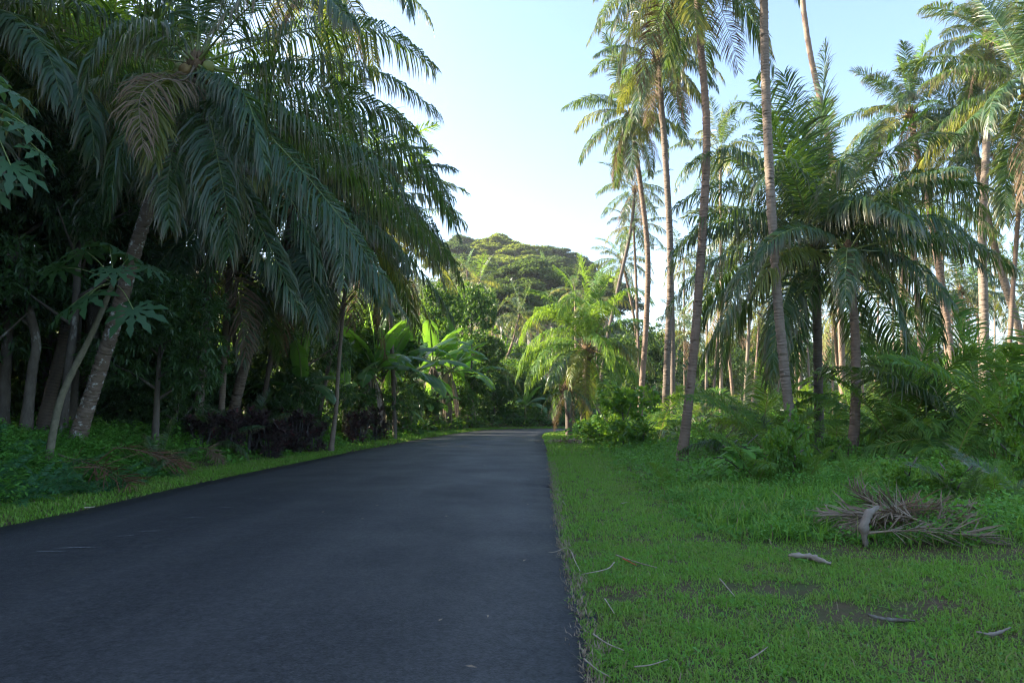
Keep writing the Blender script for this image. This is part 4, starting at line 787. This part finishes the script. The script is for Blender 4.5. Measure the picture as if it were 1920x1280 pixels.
# ------------------------------------------------------------------ papaya
def papaya_leaf(seed):
    r = np.random.default_rng(seed); mb = MB(); lobes = 9; V = [[0, 0, 0]]; Tt = []
    for k in range(lobes):
        a = -2.5 + 5.0*k/(lobes-1); l = (.5 if abs(a) < 2 else .38)*r.uniform(.88, 1.08); prof = [(.0, .05), (.35, .055), (.5, .13), (.62, .06), (.78, .10), (1, 0)]
        o = np.array([cos(a), sin(a)]); sd_ = np.array([-sin(a), cos(a)]); b = len(V)
        for f, w in prof:
            for sg in (-1, 1):
                q = o*l*f + sd_*sg*w*l*1.25; V.append([q[0], q[1], -.35*l*f*f + .03*(w > .08)])
        for i_ in range(len(prof)-1): Tt += [[b+2*i_, b+2*i_+2, b+2*i_+1], [b+2*i_+1, b+2*i_+2, b+2*i_+3]]
    return build('leaf', V, None, Tt, ['papaya'])
PL = [papaya_leaf(k) for k in range(3)]
def papaya(label, px, d, w, lf, seed=0):
    rr = random.Random(seed); pts = [P(u, v, d) for u, v in px]; x, y = pts[0][:2]; z = Hs(x, y); base = np.array([x, y, z]); pts[0][2] = z-.1
    t = thing('papaya_tree', label, 'papaya tree', base, 'papaya trees on the left'); pa = smooth_path(np.array(pts)-base, 40); V, Q, T, _ = tube(pa, np.linspace(w[0], w[1], 40)*d/FPX/2*np.random.default_rng(seed).uniform(.94, 1.06, 40), 9); link('trunk', build('trunk', V, Q, T, ['papaya_stem'], smooth=True), t); c = pa[-1]
    for (u, v, dd, sc, tilt, az) in lf:
        e = P(u, v, dd) - base; V, Q, T, _ = tube(smooth_path([c, c*.5 + e*.5 + [0, 0, .08], e], 8), .008, 5); pet = link('petiole', build('petiole', V, Q, T, ['petiole']), t)
        link('leaf', PL[rr.randrange(3)], t, e, (rr.uniform(-.25, .25), tilt, az), sc)
PLV = [(165, 555, 12.6, 1.2, .75, 4.2), (130, 575, 12.8, 1.1, .7, 3.6), (250, 580, 12.5, 1.2, .9, 5.0), (215, 505, 12.6, 1.0, .6, 5.2), (160, 470, 13.4, 1.1, .3, 2.6), (205, 462, 13.5, 1.1, .3, 1.2), (245, 480, 13.3, 1.0, .4, .3), (280, 500, 13.2, .9, .5, 6.0), (110, 500, 13.2, 1.0, .5, 3.3)]
papaya('slender papaya leaning across the big palm trunk, wide lobed leaves on top', [(88, 850), (108, 770), (130, 710), (175, 620), (213, 530)], 13, (15, 9), PLV, 1)
papaya('papaya at the left edge with lobed leaves hanging into the picture', [(-70, 850), (-65, 600), (-55, 330), (-40, 200)], 9.5, (16, 11), [(20, 170, 9.3, .95, .5, 5.6), (50, 235, 9.2, .85, .6, 0.), (75, 285, 9.3, .75, .7, .2), (20, 310, 9.0, 1.0, .9, 5.4), (0, 240, 9.4, .8, .7, 4.6), (-20, 140, 9.6, .9, .3, 1.), (10, 205, 9.8, .8, .4, .8), (-10, 350, 9.2, .9, .9, 4.9)], 2)

# gnarled slim trees at far left
for k, (px, w, lab) in enumerate([([(48, 800), (60, 700), (68, 640), (50, 560), (30, 430)], (20, 12), 'crooked slim grey tree trunk at the far left'), ([(118, 790), (128, 690), (140, 600), (150, 420)], (16, 11), 'straight dark tree trunk behind the papaya stem')]):
    pts = [P(u, v, 16.) for u, v in px]; x, y = pts[0][:2]; z = Hs(x, y); base = np.array([x, y, z]); pts[0][2] = z-.1
    t = thing('slim_tree', lab, 'tree', base, FG); link('trunk', branch_mesh(np.array(pts)-base, w[0]*16/FPX/2, w[1]*16/FPX/2, k+3, 5, .5, 1.3), t); link('crown', CR['mango', k], t, pts[-1]-base + np.array([0, 0, .8]), (0, 0, k*2.), .7)

# ------------------------------------------------------------------ purple cordyline shrubs
def cordy_mesh(seed):
    r = np.random.default_rng(seed); mb = MB(); ms = MB()
    for k in range(36):
        a = r.uniform(0, 2*pi); q = .62*math.sqrt(r.random()); h = r.uniform(.2, 1.45); top = np.array([cos(a)*q, sin(a)*q, h]); V, Q, T, _ = tube(smooth_path([top*[.4, .4, 0], top*[.7, .7, .5], top], 5), .012, 4); ms.add(V, Q, T)
        n = 26; th = r.uniform(0, 2*pi, n); up = r.uniform(-.3, 1.1, n); A = nrm(np.c_[np.cos(th), np.sin(th), up]); C = top + np.c_[0*th, 0*th, r.uniform(-.18, .03, n)]; V, T = leaves(C, A, nrm(np.array([0, 0, 1.]) + .3*randdir(n, r)), r.uniform(.22, .36, n), .075); mb.add(V, None, T)
    return mb.mesh('foliage', ['cordyline']), ms.mesh('stem', ['husk'])
CO = [cordy_mesh(600+k) for k in range(3)]
CLB = [(425, 19.6, .75, 'dark purple cordyline shrub at the left end of the row, by the grey ringed trunk'), (470, 20.6, .95, 'second dark purple cordyline shrub of the row from the left'), (515, 20.2, .8, 'dark purple cordyline shrub in the middle of the row'), (555, 21.8, 1.0, 'dark purple cordyline shrub below the upright banana leaf'), (590, 22.2, .75, 'dark purple cordyline shrub left of the swollen palm foot'), (672, 25.5, .95, 'dark cordyline shrub right of the swollen palm foot'), (700, 26.5, 1.05, 'dark cordyline shrub at the foot of the leftmost skirted banana'), (385, 19, .7, 'low dark cordyline shrub at the shaggy trunk')]
for k, (u, d, s, lab) in enumerate(CLB):
    d = clear_d(u, d, 1.3*s)
    x = (u-960)/FPX*d; t = thing('cordyline_shrub', lab, 'shrub', (x, d, Hs(x, d)), 'purple shrubs on the left verge'); link('stem', CO[k % 3][1], t, (0, 0, -.05), (0, 0, k), s); link('foliage', CO[k % 3][0], t, (0, 0, -.05), (0, 0, k), s)

# ------------------------------------------------------------------ ferns
FR = random.Random(9)
FL = [(20, 11.6, .8), (70, 11.4, .85), (140, 12.2, .75), (185, 12.2, .8), (150, 13.4, .7), (5, 12.8, .95), (110, 12.7, .85), (235, 13.2, .65), (-40, 12, .9), (60, 13.2, .8), (275, 14, .55), (40, 10.9, .7), (100, 11.6, .7), (215, 12.8, .7), (0, 11.2, .8), (120, 11.8, .6)]
FLL = ['fern at the left edge low on the bank', 'fern below the papaya foot', 'fern right of the papaya foot', 'fern on the bank below the leaning palm foot', 'fern directly before the leaning palm foot', 'tall fern at the left edge near the crooked trunk', 'fern behind the papaya foot', 'fern right of the leaning palm foot near red dead fronds', 'fern cut by the left edge', 'fern before the crooked grey trunk', 'small fern right of the red dead fronds', 'small fern nearest the road at the left edge', 'fern low in front of the papaya foot', 'fern between leaning palm foot and the road', 'fern in the left corner of the bank above the road', 'smallest fern in front, between papaya and leaning palm']
for k, (u, d, L) in enumerate(FL):
    x = (u-960)/FPX*d; t = thing('fern', FLL[k], 'fern', (x, d, Hs(x, d)), 'ferns on the left bank')
    for q in range(9): link('frond', frond_mesh([1, 2, 3, 4][q % 4], 1, q % 2, 'fern'), t, (0, 0, -.02), (FR.uniform(-.2, .2), FR.uniform(-.2, .2), q*2.4 + k), L*FR.uniform(.8, 1.15))

# ------------------------------------------------------------------ right-hand shrubs
def px_bush(label, u, d, s, h, k, kind='bush', mat=None):
    x = (u-960)/FPX*d; z = Hs(x, d); t = thing('leafy_shrub', label, 'shrub', (x, d, z), 'leafy shrubs on the right verge')
    link('stem', branch_mesh([(0, 0, -.1), (.05, 0, h*.4), (0, .05, h*.8)], .04, .015, k, 6, .2, s*.8), t); link('foliage', CR[kind, k % 3], t, (0, 0, h*.55), (0, 0, k*1.9), (s, s, h*.62))
px_bush('sunlit yellow-green leafy shrub right of the bend', 1165, 25, 1.35, 2.1, 0); px_bush('low leafy shrub left of the sunlit shrub, touching the verge', 1120, 27, .9, 1.0, 1); px_bush('leafy shrub right of the sunlit shrub', 1205, 24, .7, .9, 2)
px_bush('leafy vine shrub at the right edge over pale roots', 1915, 11, .5, 1.5, 0); px_bush('small leafy shrub just behind the dead frond heap', 1690, 10.0, .32, .55, 1); px_bush('vine shrub climbing the foot of the tall bare trunk', 1478, 12.6, .42, 1.2, 2); px_bush('leafy shrub left of the big spreading palm trunk', 1350, 18, .55, .7, 1); px_bush('leafy shrub beside the smooth brown palm foot', 1550, 15.5, .4, .6, 0); px_bush('small leafy shrub among the seedlings right of the dead heap', 1770, 9.6, .32, .5, 2)
def bigleaf_mesh():
    V = []; Q = []; prof = [(0, .02), (.15, .16), (.4, .22), (.7, .15), (1, .0)]
    for k, (f, w) in enumerate(prof):
        for c in (-1, 0, 1): V.append([f, c*w, -.28*f*f - .07*abs(c)*(1 if w > .05 else 0) + .05])
    for k in range(len(prof)-1):
        for c in (0, 1): Q.append([3*k+c, 3*k+c+1, 3*k+c+4, 3*k+c+3])
    return build('leaf', V, Q, None, ['weed'], smooth=True)
BGL = bigleaf_mesh(); x = (1382-960)/FPX*13.2; t = thing('large_leaved_bush', 'rounded bush of large glossy green leaves between the two nearest trunks', 'bush', (x, 13.2, Hs(x, 13.2)), None); br_ = random.Random(4)
link('stem', branch_mesh([(0, 0, -.1), (.03, 0, .3), (0, .03, .6)], .03, .012, 5, 7, .2, .5), t)
for q in range(64):
    a = br_.uniform(0, 2*pi); e = br_.uniform(-.1, 1.45); rr_ = br_.uniform(.4, .6); link('leaf', BGL, t, (cos(a)*cos(e)*rr_*.95, sin(a)*cos(e)*rr_*.95, .15 + sin(e)*rr_*.95), (br_.uniform(-.3, .3), br_.uniform(.0, .7) - .4*(e > .9), a + br_.uniform(-.5, .5)), br_.uniform(.24, .4))

# ------------------------------------------------------------------ fallen fronds and litter
def fallen(label, pts, ms, name='fallen_frond', cat='dead frond', group=None, hang=.15, vl=.15, z0=.1, seed=0, ll=.36, mess=.35):
    w = np.array([[*p[:2], Hs(p[0], p[1]) + p[2]] for p in pts]); base = w[0].copy(); L = np.linalg.norm(np.diff(w, axis=0), axis=1).sum()
    mats = {'r': ['dead_red', 'rachis_dead'], 'g': ['dead_grey', 'rachis_dead'], 'd': ['palm_dead', 'rachis_dead']}[ms]
    mb = frond_geo(w-base, L, 70, seed, hang=hang, vlift=vl, ll=ll, wid=.02/L, petr=.013/L, fwd=(46, 8), gap=.25, mess=mess); t = thing(name, label, cat, base, group)
    V = np.concatenate(mb.V); gz = H(V[:, 0]+base[0], V[:, 1]+base[1]) - base[2] + .03
    k = 0
    for a in mb.V: a[:, 2] = np.maximum(a[:, 2], gz[k:k+len(a)]); k += len(a)
    link('leaflets', mb.mesh('leaflets', [mats[0]], skip=1), t)['kind'] = 'stuff'; link('midrib', mb.mesh('midrib', [mats[1]], only=1), t); return t
DG = 'dead fronds in the heap on the right'
def gp(u, d, z): return [(u-960)/FPX*d, d, z]
fallen('grey dead frond fanning left at the front of the heap', [gp(1740, 7.48, .12), gp(1680, 7.56, .25), gp(1600, 7.90, .22), gp(1530, 8.32, .2)], 'g', group=DG, seed=1)
fallen('long dead frond lying right along the bottom of the heap', [gp(1600, 7.39, .15), gp(1680, 7.22, .18), gp(1760, 7.06, .14), gp(1850, 6.89, .08)], 'g', group=DG, seed=2)
fallen('brown dead frond arching over the middle of the heap', [gp(1560, 7.8, .12), gp(1640, 7.75, .28), gp(1700, 7.8, .24), gp(1780, 8.0, .15)], 'd', group=DG, seed=3)
fallen('dead frond with leaflets sticking up at the back of the heap', [gp(1730, 8.2, .1), gp(1670, 8.1, .25), gp(1615, 8.1, .34), gp(1585, 8.2, .5)], 'g', group=DG, seed=4, vl=.5)
fallen('dark brown dead frond under the heap, crossing to the right', [gp(1620, 8.0, .1), gp(1700, 7.8, .16), gp(1760, 7.6, .14), gp(1820, 7.6, .12)], 'd', group=DG, seed=5)
fallen('grey dead frond tangled in the centre of the heap', [gp(1700, 7.6, .1), gp(1660, 7.6, .3), gp(1620, 7.7, .26), gp(1570, 7.8, .1)], 'g', group=DG, seed=6, vl=.4)
fallen('matted brown dead frond buried in the middle of the heap', [gp(1740, 7.7, .05), gp(1690, 7.7, .16), gp(1640, 7.7, .18), gp(1590, 7.8, .1)], 'd', group=DG, seed=8, mess=.9, ll=.3)
fallen('matted grey dead frond at the right end of the heap', [gp(1690, 7.5, .06), gp(1740, 7.5, .15), gp(1790, 7.6, .15), gp(1830, 7.7, .1)], 'g', group=DG, seed=9, mess=.8, ll=.3)
fallen('thin dead frond with bare stalk pointing right from the heap', [gp(1660, 7.9, .1), gp(1720, 7.8, .26), gp(1775, 7.8, .28), gp(1815, 7.9, .24)], 'g', group=DG, seed=7, ll=.26)
def spathe(label, pts, w, mat, name, cat, seed=0):
    w_ = np.array(pts); base = w_[0].copy(); pa = smooth_path(w_-base, 14); s = np.linspace(0, 1, 14); V, Q, T, _ = tube(pa, w*np.clip(np.sin(.5 + s*2.3), .2, 1)*np.random.default_rng(seed).uniform(.6, 1.15, 14), 8); V += .12*w*np.random.default_rng(seed).normal(size=V.shape); o = link(name, build(name, V, Q, T, [mat], smooth=True), None, base); return tag(o, label, cat)
def gz(u, d, z): p = gp(u, d, 0); return [p[0], p[1], Hs(p[0], p[1]) + z]
spathe('curved grey palm spathe standing up in the dead frond heap', [gz(1607, 7.35, .02), gz(1606, 7.35, .22), gz(1618, 7.39, .36), gz(1634, 7.43, .4)], .05, 'wood', 'palm_spathe', 'palm spathe')
spathe('pale weathered driftwood-like branch stub lying in the grass, right', [gz(1466, 7.0, .06), gz(1486, 6.95, .065), gz(1505, 6.9, .06), gz(1522, 6.78, .055), gz(1542, 6.72, .03)], .04, 'wood', 'branch_stub', 'branch', 3)
spathe('dark brown dry husk strip in the grass near the bottom right', [gz(1605, 5.1, .035), gz(1640, 5.0, .03), gz(1690, 4.95, .035)], .016, 'bark', 'husk_strip', 'husk', 4)
spathe('dark coconut husk lying right below the seedlings', [gz(1826, 7.9, .06), gz(1838, 7.9, .1), gz(1850, 7.9, .06)], .1, 'husk', 'coconut_husk', 'coconut', 5)
spathe('grey dry leaf scrap near the right edge at the bottom', [gz(1800, 4.7, .035), gz(1830, 4.66, .03), gz(1862, 4.72, .04)], .012, 'wood', 'leaf_scrap', 'dead leaf', 6)
RGp = 'dead brown fronds under the left palms'
fallen('reddish-brown dead frond lying right below the foot of the leaning palm', [gp(120, 13.2, .35), gp(170, 13.0, .42), gp(220, 12.6, .35), gp(262, 12.3, .15)], 'r', group=RGp, seed=11)
fallen('dark dead frond heaped right of the leaning palm foot', [gp(200, 14.8, .3), gp(250, 14.8, .5), gp(310, 15, .45), gp(360, 15.3, .2)], 'r', group=RGp, seed=13)
fallen('small pale dead frond right of the shaggy trunk foot', [gp(380, 18, .3), gp(400, 17.8, .35), gp(425, 17.6, .15)], 'd', group=RGp, seed=15)
def stalk(label, pts, w=.006, name='dry_stalk', mat='straw', group='dry stalks in the verge grass', cat='dry stalk'):
    w_ = np.array([[*G(u, v)[:2], 0] for u, v in pts]); w_[:, 2] = H(w_[:, 0], w_[:, 1]) + .045; w_[0, 2] += .01; base = w_[0].copy(); V, Q, T, _ = tube(smooth_path(w_-base, 12), np.linspace(w, w*.5, 12), 5); tag(link(name, build(name, V, Q, T, [mat]), None, base), label, cat, group)
stalk('straight pale dry stalk pointing right across the grass beside the road', [(1155, 1056), (1190, 1067), (1232, 1079)], .008); stalk('curved dry stalk ending at the road edge, left of the straight pale one', [(1152, 1070), (1138, 1080), (1092, 1086)], .007)
stalk('short pale stick lying in the middle of the verge grass', [(1350, 1103), (1362, 1115), (1378, 1135)], .006); stalk('short pale stick close to the road below the curved stalk', [(1134, 1138), (1143, 1150), (1152, 1165)], .006)
stalk('long thin dry stalk at the road edge near the bottom', [(1112, 1204), (1138, 1220), (1170, 1236)], .006); stalk('dry stalk crossing the road edge at the very bottom', [(1095, 1250), (1120, 1270), (1145, 1285)], .006); stalk('thin looping dry stalk lying on the asphalt edge', [(1020, 1034), (1040, 1037), (1062, 1034), (1072, 1042)], .005); stalk('thin dry stalk curving upright along the road edge', [(1072, 1045), (1078, 1060), (1088, 1080)], .006)
stalk('fine dry stalk lying flat at bottom centre right', [(1190, 1272), (1220, 1268), (1252, 1260)], .005); stalk('thin dry stalk in the grass at the right, bottom', [(1408, 1262), (1425, 1248), (1440, 1236)], .006); stalk('small pale straw on the verge farther up the road edge', [(1166, 954), (1176, 950)], .008); stalk('pale straw by the road edge halfway up', [(1055, 946), (1061, 953)], .008)
stalk('thin red ribbon scrap beside the straight pale stalk', [(1168, 1063), (1180, 1067), (1193, 1074)], .006, 'red_ribbon', 'red', None, 'ribbon'); stalk('pale strip of dry leaf on the left verge edge', [(158, 957), (168, 955), (178, 953)], .012, 'leaf_strip')
# litter heap by the bend
c = G(1072, 829, .1); r = np.random.default_rng(8); n = 240; C = np.c_[c[0] + r.normal(0, .55, n), c[1] + r.normal(0, .5, n), 0*r.random(n)]; C[:, 2] = H(C[:, 0], C[:, 1]) + r.uniform(.02, .2, n); V, T = leaves(C, randdir(n, r)*[1, 1, .4], nrm(np.array([0, 0, 1.]) + .6*randdir(n, r)), r.uniform(.12, .32, n), .07)
tag(link('leaf_litter', build('leaf_litter', V, None, T, ['litter'])), 'small heap of pale dead leaves on the right verge by the bend', 'leaf litter', kind='stuff')

# ------------------------------------------------------------------ grass, weeds, undergrowth
def visible(x, y, m=60):
    u = 960 + FPX*x/np.maximum(y, .1); full = (y > 2.6) & (u > -m) & (u < 1920 + m)    # full cover in view, thinner growth round about
    return full | ((u > -900) & (u < 3400) & (np.modf(np.abs(np.sin(x*127.1 + y*311.7))*4375.5)[0] < .3))
PATCH = [(1580, 1165, .55, .15), (1400, 1108, .4, .12), (1335, 1118, .16, .08), (1720, 1152, .3, .07), (1460, 1118, .25, .06), (1180, 1125, .14, .08), (1500, 1150, .2, .06), (1640, 1180, .2, .06), (1290, 1060, .15, .06)]
PW = [(*G(u, v)[:2], a*1.6, b*2) for u, v, a, b in PATCH]
def bare(x, y):
    f = np.ones(x.shape)
    for (a, b, p, q) in PW: f = np.minimum(f, .18 + .82*sst(.5, 1.4, np.hypot((x-a)/p, (y-b)/q) + .35*wob(x, y, 4.)))
    return f
def blades(name, x, y, ln, wd, mat, label, seed, lean=.5, bend=.7):
    r = np.random.default_rng(seed); n = len(x); z = H(x, y) - .005; a = r.uniform(0, 2*pi, n); tl = lean*r.random(n)**.7; ln = ln*r.uniform(.5, 1.25, n); wd = wd*r.uniform(.7, 1.3, n)
    o = np.c_[np.cos(a), np.sin(a), 0*a]; sd_ = np.c_[-np.sin(a), np.cos(a), 0*a]; b = np.c_[x, y, z]; up = np.array([0, 0, 1.])
    m = b + (o*np.sin(tl)[:, None] + up*np.cos(tl)[:, None])*(ln*.55)[:, None]; t2 = tl + bend*r.uniform(.4, 1.6, n); e = m + (o*np.sin(t2)[:, None] + up*np.cos(t2)[:, None])*(ln*.5)[:, None]
    w = wd[:, None]*.5; V = np.stack([b-sd_*w*.7, b+sd_*w*.7, m-sd_*w, m+sd_*w, e], 1).reshape(-1, 3); i_ = np.arange(n)[:, None]*5
    tag(link(name, build(name, V, i_+[[0, 1, 3, 2]], i_+[[2, 3, 4]], [mat])), label, 'grass', kind='stuff')
def mound(x, y, k=1.): return np.clip(.5 + .55*wob(x, y, .8*k) + .35*wob(y+3, x-5, 2.1*k) + .25*wob(x-7, y+2, 4.7*k), .05, 1.4)
def weeds(name, x, y, h, ll, mat, label, seed, per=4):
    r = np.random.default_rng(seed); m_ = len(x); ls = np.repeat(r.choice([.55, .8, 1., 1.5], m_, p=[.3, .35, .25, .1]), per); x = np.repeat(x, per) + r.normal(0, ll*.45, m_*per); y = np.repeat(y, per) + r.normal(0, ll*.45, m_*per); n = len(x); hh = np.repeat(h*r.uniform(.35, 1.15, m_), per)*r.random(n)**.5
    C = np.c_[x, y, H(x, y) + hh]; a = r.uniform(0, 2*pi, n); A = np.c_[np.cos(a), np.sin(a), r.normal(.05, .5, n)]; V, T = leaves(C, A, nrm(np.array([0, -.1, 1.]) + .75*randdir(n, r)), ll*ls*r.uniform(.6, 1.3, n), ll*ls*.5*r.uniform(.6, 1.2, n)); tag(link(name, build(name, V, None, T, [mat])), label, 'ground cover', kind='stuff')
def scatter(n, x0, x1, y0, y1, seed, f):
    r = np.random.default_rng(seed); x = r.uniform(x0, x1, n); y = r.uniform(y0, y1, n); k = visible(x, y); x, y = x[k], y[k]; dl, dr, ins = edge_info(x, y)
    p = f(x, y, dl, dr, ins); k = r.random(len(x)) < p; return x[k], y[k]
def verge_r(x, y, dl, dr, ins):        # short grass beside the road, thinning where weeds take over
    wl = 2.0 + .35*wob(x, y, .5) + .9*sst(9, 3, y) + 2.2*sst(7.8, 5.6, y); return (~ins)*(dr < dl)*(bare(x, y))*np.where(dr < wl, 1, .25*(dr < wl + 2))*np.clip(.62 + .4*wob(x, y, 2.2) + .45*wob(y, x, 5.3) + .3*wob(x+2, y, 11.), .04, 1)
def thatch(x, y, dl, dr, ins): return (np.minimum(dr, dl) < .05 + .1*np.clip(.5 + wob(x, y, 3.1), 0, 1))*np.clip(.6 + .6*wob(y, x, 1.9), .1, 1)
def verge_edge(x, y, dl, dr, ins): return (ins)*(np.minimum(dr, dl) < .04 + .13*np.clip(wob(x, y, 2.6) + .5*wob(y, x, 6.), 0, 1))*.8
xs, ys = scatter(520000, .2, 10, 1.2, 8, 1, verge_r); blades('verge_grass', xs, ys, .054, .0064, 'grass', 'short green grass of the right verge in the foreground', 1, lean=1.0, bend=.8)
xs, ys = scatter(300000, .2, 12, 8, 22, 2, verge_r); blades('verge_grass', xs, ys, .075, .011, 'grass', 'short green grass of the right verge farther up the road', 2, lean=.9, bend=.7)
xs, ys = scatter(130000, .5, 12, 22, 50, 3, verge_r); blades('verge_grass', xs, ys, .12, .028, 'grass', 'short green grass of the right verge near the bend', 3, lean=.8)
xs, ys = scatter(30000, .2, 10, 1.4, 12, 7, verge_r); blades('verge_grass', xs, ys, .105, .008, 'grass', 'longer tufts standing in the right verge grass', 7, lean=.8, bend=1.)
def lit(x, y, dl, dr, ins): return np.where(ins, (dr < .3)*.12, (dr < dl)*(dr < 5)*np.where(dr < .3, .8, .25))
xs, ys = scatter(9000, .2, 9, 2.6, 14, 8, lit); blades('dry_litter', xs, ys, .075, .007, 'litter', 'dry straw and leaf scraps strewn in the right verge grass', 8, lean=1.5, bend=.1)
xs, ys = scatter(16000, .4, 9.5, 1.8, 10, 9, verge_r); weeds('ground_cover', xs, ys, np.full(len(xs), .05), .03, 'weed', 'small broad-leaved weeds in the right verge grass', 9, per=5)
xs, ys = scatter(110000, .2, 2.4, 2.6, 20, 18, thatch); blades('edge_thatch', xs, ys, .07, .007, 'litter', 'brown dead thatch fringing the right asphalt edge', 18, lean=1.4, bend=.3)
xs, ys = scatter(90000, .2, 2.4, 2.6, 24, 4, verge_edge); blades('verge_grass', xs, ys, .07, .007, 'grass', 'sparse grass creeping over the right asphalt edge', 4, lean=1.2)
def verge_l(x, y, dl, dr, ins): return (~ins)*(dl < dr)*np.where(dl < 1.3 + .3*wob(x, y, .6), 1, .3*(dl < 4))*np.clip(.75 + .4*wob(x, y, 1.8), .2, 1)
xs, ys = scatter(360000, -16, -3, 8, 24, 5, verge_l); blades('verge_grass', xs, ys, .09, .013, 'grass', 'short grass strip of the left verge', 5, lean=.9)
xs, ys = scatter(200000, -12, 14, 24, 57, 6, verge_l); blades('verge_grass', xs, ys, .14, .032, 'grass', 'short grass strip of the left verge near the bend', 6, lean=.8)
r = np.random.default_rng(55); n = 130; x = r.uniform(-7, 1.2, n); y = 3 + 24*r.random(n)**1.4; dl, dr, ins = edge_info(x, y); k_ = ins & (r.random(n) < np.where(np.minimum(dl, dr) < .7, 1, .25)); x, y = x[k_], y[k_]; n = len(x)
V, T = leaves(np.c_[x, y, np.full(n, .052)], np.c_[r.normal(size=(n, 2)), 0*x], nrm(np.array([0, 0, 1.]) + .15*randdir(n, r)), r.uniform(.03, .08, n), r.uniform(.015, .035, n), .1)
tag(link('road_litter', build('road_litter', V, None, T, ['litter'])), 'few small dry leaves scattered on the asphalt', 'leaf litter', kind='stuff')
# leafy weeds
def weed_r(x, y, dl, dr, ins):
    wl = 2.0 + .35*wob(x, y, .5) + .9*sst(9, 3, y) + 3.2*sst(8.2, 6.2, y); return (~ins)*(dr < dl)*sst(wl-.6, wl+.7, dr + .5*wob(x, y, 1.7))*np.clip(.65 + .5*wob(x, y, 1.1), .1, 1)
xs, ys = scatter(118000, 1.5, 17, 4.5, 12, 11, weed_r); weeds('ground_cover', xs, ys, .36*mound(xs, ys), .06, 'weed', 'low leafy weeds covering the right verge behind the grass', 11)
xs, ys = scatter(64000, 1.5, 28, 12, 30, 12, weed_r); weeds('ground_cover', xs, ys, .5*mound(xs, ys), .10, 'weed', 'leafy weeds under the right palms', 12)
xs, ys = scatter(60000, 1.5, 70, 30, 75, 13, weed_r); weeds('ground_cover', xs, ys, np.full(len(xs), .8), .4, 'weed', 'undergrowth of the far plantation', 13)
def weed_far(x, y, dl, dr, ins): return weed_r(x, y, dl, dr, ins)*.6
xs, ys = scatter(60000, 2.5, 12, 5, 14, 14, weed_far); blades('tall_grass', xs, ys, .28, .014, 'grass', 'longer grass blades among the right-hand weeds', 14, lean=.7, bend=.7)
def weed_l(x, y, dl, dr, ins): return (~ins)*(dl < dr)*sst(.7, 1.8, dl + .5*wob(x, y, .7))*np.clip(.7 + .5*wob(x, y, .9), .15, 1)
xs, ys = scatter(80000, -16, -5, 8, 17, 15, weed_l); weeds('ground_cover', xs, ys, .55*mound(xs, ys), .09, 'weed', 'leafy weeds on the left bank', 15)
xs, ys = scatter(70000, -26, -3, 17, 36, 16, weed_l); weeds('ground_cover', xs, ys, .55*mound(xs, ys), .13, 'weed', 'leafy weeds under the left palms', 16)
xs, ys = scatter(60000, -30, 14, 36, 75, 17, weed_l); weeds('ground_cover', xs, ys, np.full(len(xs), .9), .35, 'vine', 'undergrowth outside the bend', 17)

# ------------------------------------------------------------------ air
X0, X1, Y0, Y1, Z0, Z1 = -460, 460, -70, 560, -3, 72
V = [(x, y, z) for z in (Z0, Z1) for y in (Y0, Y1) for x in (X0, X1)]
m = bpy.data.materials.new('haze'); m.use_nodes = True; m.node_tree.nodes.clear(); N, L = m.node_tree.nodes, m.node_tree.links
pv = node(N, 'ShaderNodeVolumePrincipled'); pv.inputs['Color'].default_value = (.86, .93, 1, 1); pv.inputs['Density'].default_value = .00032; pv.inputs['Anisotropy'].default_value = .3
o = node(N, 'ShaderNodeOutputMaterial'); L.new(pv.outputs[0], o.inputs['Volume']); M['haze'] = m
tag(link('haze', build('haze', V, [(0, 2, 3, 1), (4, 5, 7, 6), (0, 1, 5, 4), (2, 6, 7, 3), (0, 4, 6, 2), (1, 3, 7, 5)], None, ['haze'])), 'thin morning haze filling the air over road and hill', 'haze', kind='stuff')
